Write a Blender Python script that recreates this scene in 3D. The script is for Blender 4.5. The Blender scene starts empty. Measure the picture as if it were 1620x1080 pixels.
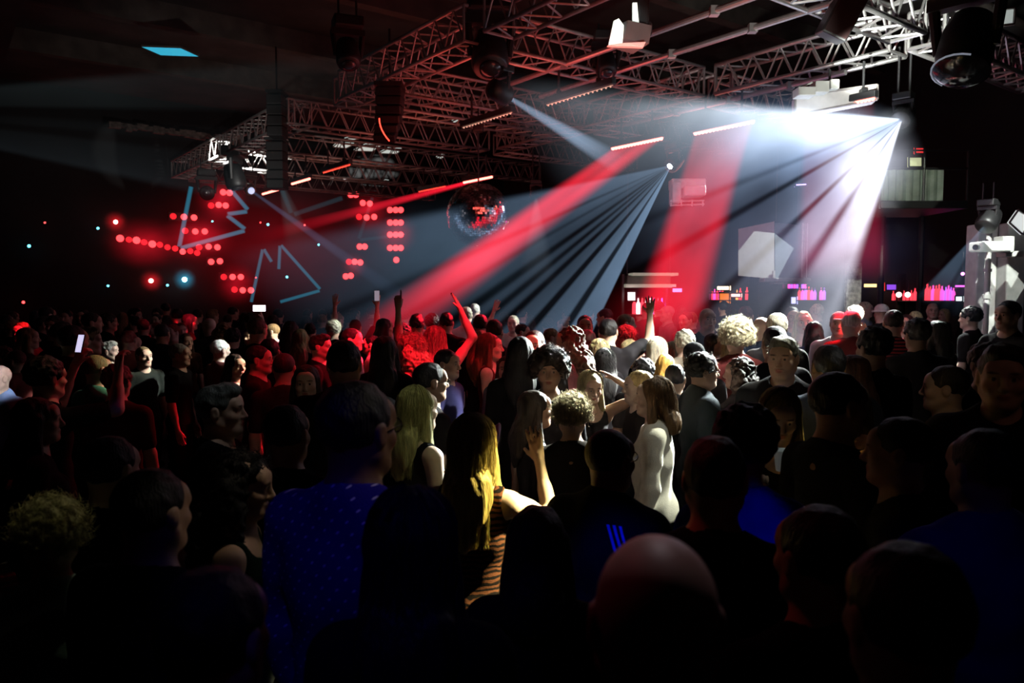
import bpy, bmesh, math, random
import numpy as np
from mathutils import Vector, Matrix

C = bpy.context.scene.collection
rnd = random.Random(7)
R = math.radians
# ------------------------------------------------------------------ camera
F = 1220.0; CAMH = 2.1; PIT = math.atan(80 / F)
def ray(px, py):
    x = (px - 810) / F; z = -(py - 540) / F
    return Vector((x, math.cos(PIT) + z * math.sin(PIT), -math.sin(PIT) + z * math.cos(PIT)))
def W(px, py, Y):                     # a point at depth Y
    r = ray(px, py); t = Y / r.y
    return Vector((r.x * t, Y, CAMH + r.z * t))
def WZ(px, py, z):                    # a point at height z
    r = ray(px, py); t = (z - CAMH) / r.z
    return Vector((r.x * t, r.y * t, z))
def project(p):
    x, y, z = p[0], p[1], p[2] - CAMH
    yy = y * math.cos(PIT) - z * math.sin(PIT); zz = y * math.sin(PIT) + z * math.cos(PIT)
    return 810 + F * x / yy, 540 - F * zz / yy
AL = R(37)
UD = Vector((-math.sin(AL), math.cos(AL), 0)); VD = Vector((math.cos(AL), math.sin(AL), 0))
def UV(u, v, z=0.0): return UD * u + VD * v + Vector((0, 0, z))
def uv_of(p): return UD.dot(p), VD.dot(p)

cam = bpy.data.cameras.new('camera'); co = bpy.data.objects.new('camera', cam); C.objects.link(co)
cam.sensor_width = 36; cam.lens = 36 * F / 1620; cam.clip_start = 0.05; cam.clip_end = 200
co.location = (0, 0, CAMH); co.rotation_euler = (R(90) - PIT, 0, 0)
bpy.context.scene.camera = co
cam.dof.use_dof = True; cam.dof.focus_distance = 5.0; cam.dof.aperture_fstop = 3.2
bpy.context.scene.view_settings.view_transform = 'Standard'
cy = bpy.context.scene.cycles
cy.transparent_max_bounces = 24; cy.max_bounces = 5; cy.volume_bounces = 0; cy.diffuse_bounces = 2
cy.sample_clamp_indirect = 3.0; cy.use_adaptive_sampling = False

# ------------------------------------------------------------------ materials
MATS = {}
def nodes(name):
    m = bpy.data.materials.new(name); m.use_nodes = True
    nt = m.node_tree; return m, nt, nt.nodes['Principled BSDF']
def mat(name, col, rough=.6, metal=0., var=.12, scale=8., bump=0., bscale=40., spec=.5, emit=None, es=0., stretch=None, sheen=0.):
    if name in MATS: return MATS[name]
    m, nt, b = nodes(name)
    tc = nt.nodes.new('ShaderNodeTexCoord'); src = tc.outputs['Object']
    if stretch:
        mp = nt.nodes.new('ShaderNodeMapping'); mp.inputs['Scale'].default_value = stretch
        nt.links.new(src, mp.inputs['Vector']); src = mp.outputs['Vector']
    n = nt.nodes.new('ShaderNodeTexNoise'); n.inputs['Scale'].default_value = scale; n.inputs['Detail'].default_value = 4
    nt.links.new(src, n.inputs['Vector'])
    r = nt.nodes.new('ShaderNodeValToRGB')
    c = Vector(col[:3])
    r.color_ramp.elements[0].position = .3; r.color_ramp.elements[1].position = .7
    r.color_ramp.elements[0].color = (*(c * (1 - var)), 1); r.color_ramp.elements[1].color = (*(c * (1 + var)), 1)
    nt.links.new(n.outputs['Fac'], r.inputs['Fac']); nt.links.new(r.outputs['Color'], b.inputs['Base Color'])
    b.inputs['Roughness'].default_value = rough; b.inputs['Metallic'].default_value = metal
    b.inputs['Specular IOR Level'].default_value = spec
    if sheen: b.inputs['Sheen Weight'].default_value = sheen
    if bump:
        n2 = nt.nodes.new('ShaderNodeTexNoise'); n2.inputs['Scale'].default_value = bscale
        nt.links.new(src, n2.inputs['Vector'])
        bp = nt.nodes.new('ShaderNodeBump'); bp.inputs['Strength'].default_value = bump; bp.inputs['Distance'].default_value = .01
        nt.links.new(n2.outputs['Fac'], bp.inputs['Height']); nt.links.new(bp.outputs['Normal'], b.inputs['Normal'])
    if emit:
        b.inputs['Emission Color'].default_value = (*emit, 1); b.inputs['Emission Strength'].default_value = es
    MATS[name] = m; return m
def glow(name, col, s):
    return mat(name, col, .4, emit=col, es=s, var=.02)

# ------------------------------------------------------------------ mesh helpers
class MB:
    def __init__(s): s.bm = bmesh.new()
    def box(s, c, d, rot=None):
        m = Matrix.Translation(c) @ (rot.to_4x4() if rot else Matrix()) @ Matrix.Diagonal((*d, 1))
        bmesh.ops.create_cube(s.bm, size=1, matrix=m); return s
    def bevbox(s, c, d, b=.01, rot=None):
        t = bmesh.new(); bmesh.ops.create_cube(t, size=1, matrix=Matrix.Diagonal((*d, 1)))
        bmesh.ops.bevel(t, geom=t.edges[:], offset=b, segments=2, affect='EDGES', profile=.5)
        bmesh.ops.transform(t, matrix=Matrix.Translation(c) @ (rot.to_4x4() if rot else Matrix()), verts=t.verts)
        me = bpy.data.meshes.new('t'); t.to_mesh(me); t.free(); s.bm.from_mesh(me); bpy.data.meshes.remove(me); return s
    def tube(s, a, b, r, r2=None, seg=8):
        a = Vector(a); b = Vector(b); d = b - a; L = d.length
        if L < 1e-6: return s
        m = Matrix.Translation((a + b) / 2) @ d.to_track_quat('Z', 'Y').to_matrix().to_4x4()
        bmesh.ops.create_cone(s.bm, cap_ends=True, segments=seg, radius1=r, radius2=r if r2 is None else r2, depth=L, matrix=m); return s
    def path(s, pts, r, seg=6):
        for a, b in zip(pts, pts[1:]): s.tube(a, b, r, seg=seg)
        return s
    def sph(s, c, r, seg=16, sc=(1, 1, 1), rot=None):
        m = Matrix.Translation(c) @ (rot.to_4x4() if rot else Matrix()) @ Matrix.Diagonal((*sc, 1))
        bmesh.ops.create_uvsphere(s.bm, u_segments=seg, v_segments=max(4, seg // 2), radius=r, matrix=m); return s
    def lathe(s, prof, c=(0, 0, 0), seg=16, rot=None):
        M = Matrix.Translation(c) @ (rot.to_4x4() if rot else Matrix())
        rings = []
        for (r, z) in prof:
            rings.append([s.bm.verts.new(M @ Vector((r * math.cos(2 * math.pi * k / seg), r * math.sin(2 * math.pi * k / seg), z))) for k in range(seg)])
        for A, B in zip(rings, rings[1:]):
            for k in range(seg): s.bm.faces.new((A[k], A[(k + 1) % seg], B[(k + 1) % seg], B[k]))
        s.bm.faces.new(rings[0][::-1]); s.bm.faces.new(rings[-1]); return s
    def prism(s, pts, h):             # polygon points (bottom) + extrusion vector
        h = Vector(h); A = [s.bm.verts.new(p) for p in pts]; B = [s.bm.verts.new(Vector(p) + h) for p in pts]
        n = len(A); s.bm.faces.new(A[::-1]); s.bm.faces.new(B)
        for k in range(n): s.bm.faces.new((A[k], A[(k + 1) % n], B[(k + 1) % n], B[k]))
        return s
    def build(s, name, m, parent=None, loc=None, smooth=False):
        bmesh.ops.recalc_face_normals(s.bm, faces=s.bm.faces[:])
        me = bpy.data.meshes.new(name)
        if loc is not None: bmesh.ops.translate(s.bm, vec=-Vector(loc), verts=s.bm.verts)
        s.bm.to_mesh(me); s.bm.free()
        if smooth: me.polygons.foreach_set('use_smooth', [True] * len(me.polygons))
        me.materials.append(m)
        o = bpy.data.objects.new(name, me); C.objects.link(o)
        if loc is not None: o.location = loc
        if parent is not None:
            o.parent = parent
            if loc is None: pass
        return o
def tag(o, label, cat, group=None, kind=None):
    if label: o['label'] = label
    if cat: o['category'] = cat
    if group: o['group'] = group
    if kind: o['kind'] = kind
    return o
def empty(name, loc, label, cat, group=None, rot=None):
    o = bpy.data.objects.new(name, None); C.objects.link(o); o.location = loc; o.empty_display_size = .2
    if rot: o.rotation_euler = rot
    return tag(o, label, cat, group)
def frame(z, x=None):                 # rotation matrix whose Z is z and whose X is near x
    z = Vector(z).normalized(); x = Vector(x if x is not None else (1, 0, 0))
    x = (x - z * x.dot(z)).normalized(); y = z.cross(x)
    return Matrix((x, y, z)).transposed()
def child(mb, name, m, parent, smooth=False):    # geometry given in world space, parent already placed without rotation
    bmesh.ops.translate(mb.bm, vec=-Vector(parent.location), verts=mb.bm.verts)
    o = mb.build(name, m, parent, smooth=smooth); return o
def child2(mb, name, m, root, par, smooth=False): # a sub-part: parented to a part which sits at root's origin
    bmesh.ops.translate(mb.bm, vec=-Vector(root.location), verts=mb.bm.verts)
    return mb.build(name, m, par, smooth=smooth)
def struct(mb, name, m):
    o = mb.build(name, m); o['kind'] = 'structure'; return o
# ------------------------------------------------------------------ world + room
w = bpy.data.worlds.new('world'); bpy.context.scene.world = w; w.use_nodes = True
w.node_tree.nodes['Background'].inputs[0].default_value = (.02, .02, .03, 1); w.node_tree.nodes['Background'].inputs[1].default_value = .0
U0, U1, V0, V1, HT = -4.5, 22.5, -8.5, 16.6, 7.2
def slab(u0, u1, v0, v1, z0, z1):
    return MB().prism([UV(u0, v0, z0), UV(u1, v0, z0), UV(u1, v1, z0), UV(u0, v1, z0)], (0, 0, z1 - z0))
m_wall = mat('black_painted_wall', (.011, .010, .011), .8, var=.3, scale=1.5, bump=.3, bscale=6)
m_floor = mat('dark_floor', (.02, .018, .018), .45, var=.3, scale=2)
m_ceil = mat('dark_ceiling_boards', (.035, .030, .028), .85, var=.5, scale=1.3, bump=.5, bscale=5)
struct(slab(U0, U1, V0, V1, -.2, 0), 'floor', m_floor)
struct(slab(U0, U1, V0, V1, HT, HT + .2), 'ceiling', m_ceil)
struct(slab(U1, U1 + .2, V0, V1, -.2, HT + .2), 'wall_left', m_wall)
struct(slab(U0, U1 + .2, V1, V1 + .2, -.2, HT + .2), 'wall_right', m_wall)
struct(slab(U0 - .2, U0, V0, V1, -.2, HT + .2), 'wall_near', m_wall)
struct(slab(U0 - .2, U1 + .2, V0 - .2, V0, -.2, HT + .2), 'wall_side', m_wall)
# ceiling beams
m_beam = mat('dark_timber_beam', (.05, .042, .036), .8, var=.4, scale=3, stretch=(1, 1, 1))
for i, u in enumerate((2.5, 5.6, 8.7, 11.8, 14.9, 18.0)):
    struct(slab(u, u + .22, V0, V1, HT - .42, HT), 'trim_%d' % (i + 1), m_beam)
# lowered ceiling edge on the left, rough plaster lip
m_plas = mat('rough_plaster', (.16, .13, .11), .9, var=.6, scale=9, bump=.8, bscale=18)
struct(slab(U0, 19.5, V0, 1.2, 6.1, HT), 'ceiling_lowered', m_ceil)
b = MB(); rr = random.Random(3); pts = []
a0 = WZ(172, 196, 6.05); a1 = WZ(384, 224, 6.05); n = 26
for k in range(n):
    t0 = k / n; t1 = (k + 1) / n
    p = a0.lerp(a1, t0); q = a0.lerp(a1, t1)
    b.box((p + q) / 2 + Vector((0, 0, rr.uniform(-.03, .03))), ((q - p).length * 1.08, .12, .09 + rr.random() * .10), Matrix.Rotation(math.atan2((q - p).y, (q - p).x), 3, 'Z'))
lip = b.build('trim_8', m_plas); lip['kind'] = 'structure'

# small cyan panel in the dark ceiling
c = WZ(270, 80, 6.05)
e = empty('ceiling_light', c, 'small cyan lit skylight panel alone in the dark upper left ceiling', 'light')
b = MB(); u_ = Vector((1, .12, 0)) * .30; v_ = Vector((.25, 1, 0)) * .22
b.prism([c - u_ - v_, c + u_ - v_, c + u_ + v_, c - u_ + v_], (0, 0, -.02)); child(b, 'diffuser', glow('cyan_panel', (.02, .42, .62), .9), e)
b = MB()
for A, B in ((-u_ - v_, u_ - v_), (u_ - v_, u_ + v_), (u_ + v_, -u_ + v_), (-u_ + v_, -u_ - v_)): b.tube(c + A, c + B, .02)
child(b, 'frame', m_beam, e)

# ------------------------------------------------------------------ trusses
m_alu = mat('brushed_aluminium', (.55, .53, .52), .38, metal=.85, var=.08, scale=20)
m_alup = mat('worn_aluminium', (.36, .33, .32), .5, metal=.6, var=.15, scale=14)
def truss(name, p0, p1, w_, label, r=.024, rl=.011, m=m_alup, group=None):
    p0 = Vector(p0); p1 = Vector(p1); d = (p1 - p0); L = d.length; d.normalize(); s = Vector((-d.y, d.x, 0)).normalized(); up = Vector((0, 0, 1))
    e = empty(name, p0, label, 'truss', group)
    cs = [s * 0, s * w_, s * w_ + up * w_, up * w_]
    for c_ in cs: child(MB().tube(p0 + c_, p1 + c_, r, seg=8), 'chord', m, e, True)
    b = MB(); n = max(2, round(L / (w_ * 1.05))); st = L / n
    for k in range(4):
        A, B = cs[k], cs[(k + 1) % 4]
        for i in range(n):
            q0 = p0 + d * st * i; q1 = p0 + d * st * (i + .5); q2 = p0 + d * st * (i + 1)
            b.tube(q0 + A, q1 + B, rl, seg=5); b.tube(q1 + B, q2 + A, rl, seg=5)
    for q in (p0, p1):
        for k in range(4): b.tube(q + cs[k], q + cs[(k + 1) % 4], rl * 1.6, seg=6)
    child(b, 'lattice', m, e); return e
Z = 4.9
def T(u0, v0, u1, v1, label, z=Z, w_=.40, **k): return truss('lighting_truss', UV(u0, v0, z), UV(u1, v1, z), w_, label, **k)
T(1.6, 5.3, 7.0, 5.3, 'red lit box truss running off the top edge above the big moving head')
T(7.4, 5.3, 10.7, 5.3, 'red lit box truss from the big dark moving head down to the curved speaker column')
T(12.7, 5.3, 16.3, 5.3, 'dark red box truss behind the black hanging column, above the arrow light lines')
T(16.5, 5.3, 20.5, 5.3, 'far left end of the truss, lit bright white around its middle')
T(7.36, 5.4, 7.36, 9.0, 'red lit box truss running right from the big moving head to behind the beams')
T(7.36, 9.6, 7.36, 13.2, 'dim box truss in the haze above the white beam on the right')
T(9.9, 5.4, 9.9, 9.0, 'red lit box truss just right of the curved speaker column')
T(9.9, 9.6, 9.9, 13.2, 'grey box truss above the red bar that throws the slanting red sheet')
T(10.7, 5.0, 10.7, 9.0, 'lower parallel red truss passing over the two unlit lamp strips')
T(12.7, 5.0, 12.7, 9.0, 'red brown box truss starting at the black hanging column')
T(12.7, 9.4, 12.7, 13.2, 'dim truss with its end above the mirror ball')
T(15.4, 5.4, 15.4, 12.5, 'dim brown truss over the row of small red lamp bars')
T(18.0, 5.4, 18.0, 12.5, 'second truss from the far left end, dull brown')
T(20.5, 5.4, 20.5, 12.5, 'farthest dull brown truss low above the red dot lamps')
T(4.15, 4.9, 4.15, 8.75, 'brightly lit white box truss coming in from the top right edge', r=.03, rl=.015, m=m_alu)
T(4.15, 9.2, 4.15, 12.4, 'truss clutter lit white behind the large glass fronted moving head', r=.03, rl=.015, m=m_alu)
T(4.7, 9.45, 7.2, 9.45, 'white and red lit truss left of the large glass fronted moving head', r=.03, rl=.014, m=m_alu)
T(7.5, 9.45, 12.5, 9.45, 'dark truss from which the two main white beams hang', r=.026)
def pipe(a, b_, label, m=m_alu, r=.034):
    o = MB().tube(a, b_, r, seg=10)
    for t in (.2, .45, .7): 
        p = Vector(a).lerp(Vector(b_), t); o.box(p, (.09, .09, .09))
    return tag(o.build('lighting_pipe', m, loc=a, smooth=False), label, 'pipe')
pipe(UV(4.3, 7.14, Z), UV(8.8, 7.14, Z), 'lower of two pale lit pipes at the top, reaching the black speaker')
pipe(UV(4.2, 6.4, Z), UV(8.8, 6.4, Z), 'upper of two pale lit pipes beside the bright flood light')
pipe(UV(5.2, 9.0, 4.75), UV(9.0, 9.0, 4.75), 'pale pipe with yellow marks under the right hand truss')

# ------------------------------------------------------------------ fixtures
m_blk = mat('matt_black_metal', (.014, .014, .015), .45, var=.2, spec=.5)
m_gry = mat('light_grey_housing', (.55, .56, .53), .5, var=.08)
m_len = mat('lens_glass', (.6, .65, .7), .08, metal=.6)
m_lend = mat('dark_lens', (.03, .03, .035), .15, spec=.5)
g_white = glow('white_lamp', (.85, .93, 1.), 40)
g_red = glow('red_led', (1., .055, .03), 3.5)
g_redhot = glow('hot_red_led', (1., .17, .13), 6)
g_dim = glow('dim_led', (.75, .42, .30), .9)
def moving_head(p, aim, label, s=1., lens=None, hang=.35, group=None, lit=True):
    p = Vector(p); aim = Vector(aim); d = (aim - p).normalized()
    e = empty('moving_head_light', p, label, 'stage light', group)
    hd = p - d * .12 * s
    side = d.cross(Vector((0, 0, 1))).normalized()
    rot = frame(d, side)
    b = MB().lathe([(.055, -.19), (.10, -.17), (.12, -.08), (.125, .05), (.115, .09), (.105, .10)], hd, 18, rot) if s <= 1.01 else MB().lathe([(q * s, z_ * s) for q, z_ in [(.055, -.19), (.10, -.17), (.12, -.08), (.125, .05), (.115, .09), (.105, .10)]], hd, 18, rot)
    hd_o = child(b, 'head', m_blk, e, True)
    child2(MB().lathe([(.075 * s, 0), (.072 * s, .02 * s), (.03 * s, .032 * s)], hd + d * .10 * s, 16, rot), 'lens', lens or (g_white if lit else m_lend), e, hd_o, True)
    b = MB(); top = hd + Vector((0, 0, .24 * s))
    for q in (-1, 1):
        b.tube(hd + side * q * .125 * s, top + side * q * .15 * s, .022 * s, .03 * s, 8)
    b.box(top, (.34 * s, .08 * s, .06 * s), frame(Vector((0, 0, 1)), side))
    child(b, 'yoke', m_blk, e)
    b = MB().bevbox(top + Vector((0, 0, .09 * s)), (.30 * s, .24 * s, .12 * s), .02 * s, frame(Vector((0, 0, 1)), side))
    child(b, 'base', m_blk, e)
    b = MB(); ct = top + Vector((0, 0, .15 * s)); b.box(ct - Vector((0, 0, .01)), (.24 * s, .03, .03), frame(Vector((0, 0, 1)), side))
    for q in (-1, 1): b.tube(ct + side * q * .09 * s - Vector((0, 0, .02)), ct + side * q * .09 * s + Vector((0, 0, hang)), .014)
    child(b, 'clamp', m_blk, e); return e
def led_bar(a, b_, label, on=True, n=16, mm=None, body=.05, group=None, up=.10):
    a = Vector(a); b_ = Vector(b_); d = (b_ - a).normalized(); L = (b_ - a).length
    e = empty('led_bar', (a + b_) / 2, label, 'light bar', group)
    rot = frame(Vector((0, 0, 1)), d)
    child(MB().bevbox((a + b_) / 2 + Vector((0, 0, up * .6)), (L + .04, body * 1.6, body * 1.6), .008, rot), 'housing', m_blk, e)
    bb = MB().box((a + b_) / 2 + Vector((0, 0, .012)), (L, .02, .02) if on else (L, .005, .005), rot)
    for k in range(n):
        p = a.lerp(b_, (k + .5) / n) + Vector((0, 0, -.0))
        bb.sph(p, L / n * .46 if on else L / n * .16, 8, (1, 1, .8))
    child(bb, 'led_row', mm or (g_redhot if on else g_dim), e, True)
    for t in (.2, .8): child(MB().tube(a.lerp(b_, t) + Vector((0, 0, up)), a.lerp(b_, t) + Vector((0, 0, up + .35)), .015).box(a.lerp(b_, t) + Vector((0, 0, up + .02)), (.06, .09, .04)), 'clamp', m_blk, e)
    return e
P1 = W(1425, 190, 9.3); P2 = W(1060, 263, 12.2); P3 = W(803, 153, 9.2); P4 = W(1558, 358, 9.5); P5 = W(398, 302, 17.)
moving_head(P1, W(1200, 500, 7), 'brightest white moving head at the right throwing the widest beam fan', hang=.55, s=.72, lens=glow('hot_lamp', (.9, .95, 1.), 90))
moving_head(P2, W(800, 500, 10), 'middle moving head throwing a blue white striped fan to the lower left', hang=.55, s=.8)
moving_head(P3 , W(960, 250, 10.5), 'moving head under the truss corner with one narrow pale beam to the right', hang=.1, s=.8)
moving_head(P4, W(1480, 480, 9), 'small moving head low at the right edge with a blue downward fan', hang=.2, s=.7)
moving_head(P5, W(640, 470, 13), 'small far left moving head with a thin blue beam to the right', hang=.4, lens=glow('soft_lamp', (.5, .65, 1.), .9))
moving_head(W(848, 313, 15), W(848, 460, 14), 'tiny far moving head above the slanting red sheet, beam straight down', hang=.6, s=.7)
moving_head(W(776, 112, 9.0), W(780, 200, 8.6), 'big unlit black moving head hanging at the truss corner, top centre', s=1.75, hang=.05, lit=False)
moving_head(W(376, 300, 16.), W(400, 400, 16), 'unlit black moving head beside the white lit truss end on the left', s=1.7, hang=.2, lit=False)
moving_head(W(328, 306, 17.), W(345, 330, 14), 'unlit black moving head tilted forward over the red dot lamps', s=1.3, hang=.2, lit=False)
moving_head(W(552, 105, 9.6), W(560, 190, 9.3), 'unlit black moving head left of the curved speaker column', s=1.2, hang=.3, lit=False)
moving_head(W(960, 118, 9.9), W(966, 180, 9.6), 'unlit black moving head over the right end of the dotted strips', s=1.1, hang=.1, lit=False)
# large glass-fronted head, near right
pg = W(1520, 112, 6.6)
e = moving_head(pg, W(1470, 330, 6.2), 'large black moving head with glass front hanging at the upper right', s=1.75, hang=.2, lit=False, lens=mat('dark_glass', (.01, .01, .012), .25, spec=.2))
d = (W(1470, 330, 6.2) - pg).normalized()
child(MB().lathe([(.215, -.02), (.225, .0), (.215, .015), (.15, .06), (.05, .085)], pg - d * .0, 24, frame(d)), 'glass_front', mat('smoked_glass', (.02, .02, .025), .12, spec=.6), e, True)
rim_ = MB(); fr_ = frame(d)
rim_.path([pg + fr_ @ Vector((.222 * math.cos(R(t)), .222 * math.sin(R(t)), .01)) for t in range(100, 261, 16)], .008); child(rim_, 'glass_rim', mat('pale_rim', (.6, .65, .75), .2, emit=(.6, .65, .8), es=.25), e)
# black loudspeaker by the white truss
c = W(1333, 22, 7.6); e = empty('loudspeaker', c, 'black tilted loudspeaker hanging left of the bright white truss', 'speaker')
rot = Matrix.Rotation(R(25), 3, 'Y') @ Matrix.Rotation(R(12), 3, 'X')
child(MB().bevbox(c, (.26, .28, .48), .02, rot), 'cabinet', m_blk, e)
child(MB().bevbox(c + rot @ Vector((0, -.145, 0)), (.23, .012, .44), .004, rot), 'grille', mat('speaker_grille', (.03, .008, .008), .6), e)
b = MB(); b.tube(c + Vector((0, 0, .2)), c + Vector((0, 0, .75)), .015); b.box(c + Vector((0, 0, .3)), (.3, .05, .03)); child(b, 'bracket', m_blk, e)
# bright flood light at the top
c = W(992, 50, 7.0); e = empty('flood_light', c, 'white lit flood light with bracket hanging at the top centre right', 'stage light')
rot = Matrix.Rotation(R(25), 3, 'Z')
child(MB().prism([c + rot @ Vector(q) for q in ((-.12, -.15, -.12), (.13, -.15, -.13), (.17, .16, -.13), (-.10, .16, -.10))], rot @ Vector((.03, .0, .16))), 'housing', mat('dark_grey_housing', (.09, .09, .09), .5), e)
g_ff = mat('pale_glass', (.8, .9, .8), .3, emit=(.85, 1, .92), es=.85)
child(MB().prism([W(963, 70, 6.9), W(985, 67, 6.85), W(987, 40, 6.85), W(979, 29, 6.88), W(971, 33, 6.9)], (.0, .03, 0)), 'front_glass', g_ff, e)
child(MB().prism([W(961, 72, 6.88), W(1018, 74, 6.8), W(1022, 66, 6.8), W(986, 68, 6.83)], (.0, .05, 0)), 'lower_edge', m_gry, e)
child(MB().prism([W(1001, 4, 6.9), W(1008, 4, 6.9), W(1012, 50, 6.9), W(1006, 55, 6.9), W(1001, 46, 6.9)], (.0, .03, 0)), 'side_glass', g_ff, e)
b = MB(); b.bevbox(c + Vector((.14, -.0, .30)), (.10, .08, .50), .015); b.bevbox(c + Vector((.15, .02, .02)), (.14, .12, .14), .03)
child(b, 'bracket', m_blk, e)
# LED bars
hb = {}
for key, (x0, y0, x1, y1, Y0, on, lab) in {
    'r1': (968, 236, 1048, 219, None, 1, 'glowing red LED bar that throws the long slanting red sheet of light'),
    'r2': (1096, 212, 1195, 193, None, 1, 'glowing red LED bar with the red light curtain falling straight down'),
    'r3': (1290, 174, 1388, 158, None, 1, 'red dotted LED bar under the white panel, top right'),
    'r4': (732, 289, 780, 280, None, 1, 'short red LED bar right above the mirror ball'),
    'r5': (664, 304, 703, 295, None, 2, 'short dim red LED bar just left of the mirror ball'),
    'r6': (413, 307, 443, 300, None, 1, 'leftmost short red LED bar under the black hanging column'),
    'r7': (459, 291, 493, 283, None, 1, 'short red LED bar, second from the left'),
    'r8': (512, 274, 553, 261, None, 2, 'thin dim red LED bar, third from the left'),
    'd1': (732, 203, 810, 179, None, 0, 'unlit LED bar with a dim dotted row left of the narrow white beam'),
    'd2': (866, 168, 968, 136, None, 0, 'unlit LED bar with a dim dotted row right of the big moving head')}.items():
    z0 = {'r1': 4.35, 'r2': 4.35, 'r3': 4.25, 'r4': 4.3, 'r5': 4.3, 'r6': 4.3, 'r7': 4.3, 'r8': 4.3, 'd1': 4.5, 'd2': 4.5}[key]
    A = WZ(x0, y0, z0); B = WZ(x1, y1, z0); hb[key] = (A, B)
    # all bars hang parallel to the trusses: keep A's line, slide B onto it
    ua, va = uv_of(A); ub, vb = uv_of(B); A = UV(ua, (va + vb) / 2, z0); B = UV(ub, (va + vb) / 2, z0); hb[key] = (A, B)
    led_bar(A, B, lab, on == 1, 16 if on != 2 else 18, g_red if on == 2 else None)
# line arrays
def line_array(px, y0, y1, Y, wpx, n, label, curve=0.):
    wd = wpx * Y / F; top = W(px, y0, Y); bot = W(px, y1, Y); h = (top.z - bot.z) / n
    e = empty('line_array_speaker', top, label, 'speaker')
    z = top.z; y = Y; a = 0
    for k in range(n):
        a = curve * (k / n) ** 1.5
        rot = Matrix.Rotation(a, 3, 'X')
        c = Vector((top.x - curve * .10 * (k / n) ** 2, y, z - h / 2))
        child(MB().bevbox(c, (wd * (1 - .35 * curve * (k / n) ** 2), .34, h * .93), .012, rot), 'cabinet', m_blk, e)
        y += -math.sin(a) * h; z -= h
    b = MB().box(top + Vector((0, 0, .04)), (wd * 1.05, .4, .05)); b.tube(top + Vector((0, 0, .05)), top + Vector((0, 0, .8)), .015)
    child(b, 'fly_frame', m_blk, e); return e
line_array(617, 142, 222, 10.6, 40, 6, 'curved black speaker column with a thin red glow on its left edge', .7)
line_array(438, 152, 218, 13., 24, 4, 'upper black speaker column on the left, in front of the trusses')
line_array(438, 226, 300, 13.4, 26, 5, 'lower black speaker column hanging above the leftmost red LED bar')
# red edge of the curved column, drawn as a glowing strip
pts = [W(600 + (k / 6) ** 2 * 16, 187 + k * 6, 10.1) for k in range(7)]
tag(MB().path(pts, .008).build('red_edge_glow', g_red, loc=pts[0]), 'thin curved red glowing edge down the left side of the curved speaker', 'light strip')

# ------------------------------------------------------------------ mirror ball
c = W(757, 340, 12.0); rad = 50 * 12.0 / F
e = empty('mirror_ball', c, 'large mirror ball hanging left of the centre, reflecting small sparks', 'mirror ball')
m, nt, bs = nodes('mirror_tiles'); 
vo = nt.nodes.new('ShaderNodeTexVoronoi'); vo.inputs['Scale'].default_value = 40
tc_ = nt.nodes.new('ShaderNodeTexCoord'); nt.links.new(tc_.outputs['Object'], vo.inputs['Vector'])
r_ = nt.nodes.new('ShaderNodeValToRGB'); r_.color_ramp.elements[0].color = (.35, .33, .36, 1); r_.color_ramp.elements[1].color = (.9, .88, .92, 1)
nt.links.new(vo.outputs['Color'], r_.inputs['Fac']); nt.links.new(r_.outputs['Color'], bs.inputs['Base Color'])
bs.inputs['Metallic'].default_value = 1; bs.inputs['Roughness'].default_value = .12
b = MB(); rg = random.Random(4); nlat = 44
for i in range(nlat):
    th0 = math.pi * i / nlat; th1 = math.pi * (i + 1) / nlat; thm = (th0 + th1) / 2
    nl = max(4, int(2 * nlat * math.sin(thm)))
    for j in range(nl):
        ph = 2 * math.pi * j / nl; dph = math.pi / nl * .92; dth = math.pi / nlat / 2 * .92
        nn = Vector((math.sin(thm) * math.cos(ph), math.sin(thm) * math.sin(ph), math.cos(thm)))
        nn2 = (nn + Vector((rg.gauss(0, .05), rg.gauss(0, .05), rg.gauss(0, .05)))).normalized()
        t1 = Vector((-math.sin(ph), math.cos(ph), 0)); t2 = nn2.cross(t1).normalized(); t1 = t2.cross(nn2)
        hw = rad * math.sin(thm) * dph; hh = rad * dth
        cc = nn * rad
        b.bm.faces.new([b.bm.verts.new(cc + t1 * sx * hw + t2 * sy * hh) for sx, sy in ((-1, -1), (1, -1), (1, 1), (-1, 1))])
o = b.build('mirror_tiles', m, e)
child(MB().sph(c, rad * .985, 40), 'core', mat('ball_core', (.02, .012, .015), .5), e, True)
child(MB().tube(c + Vector((0, 0, rad)), Vector((c.x, c.y, 4.9)), .012).bevbox(Vector((c.x, c.y, 4.6)), (.16, .16, .14), .02), 'motor', m_blk, e)
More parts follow.
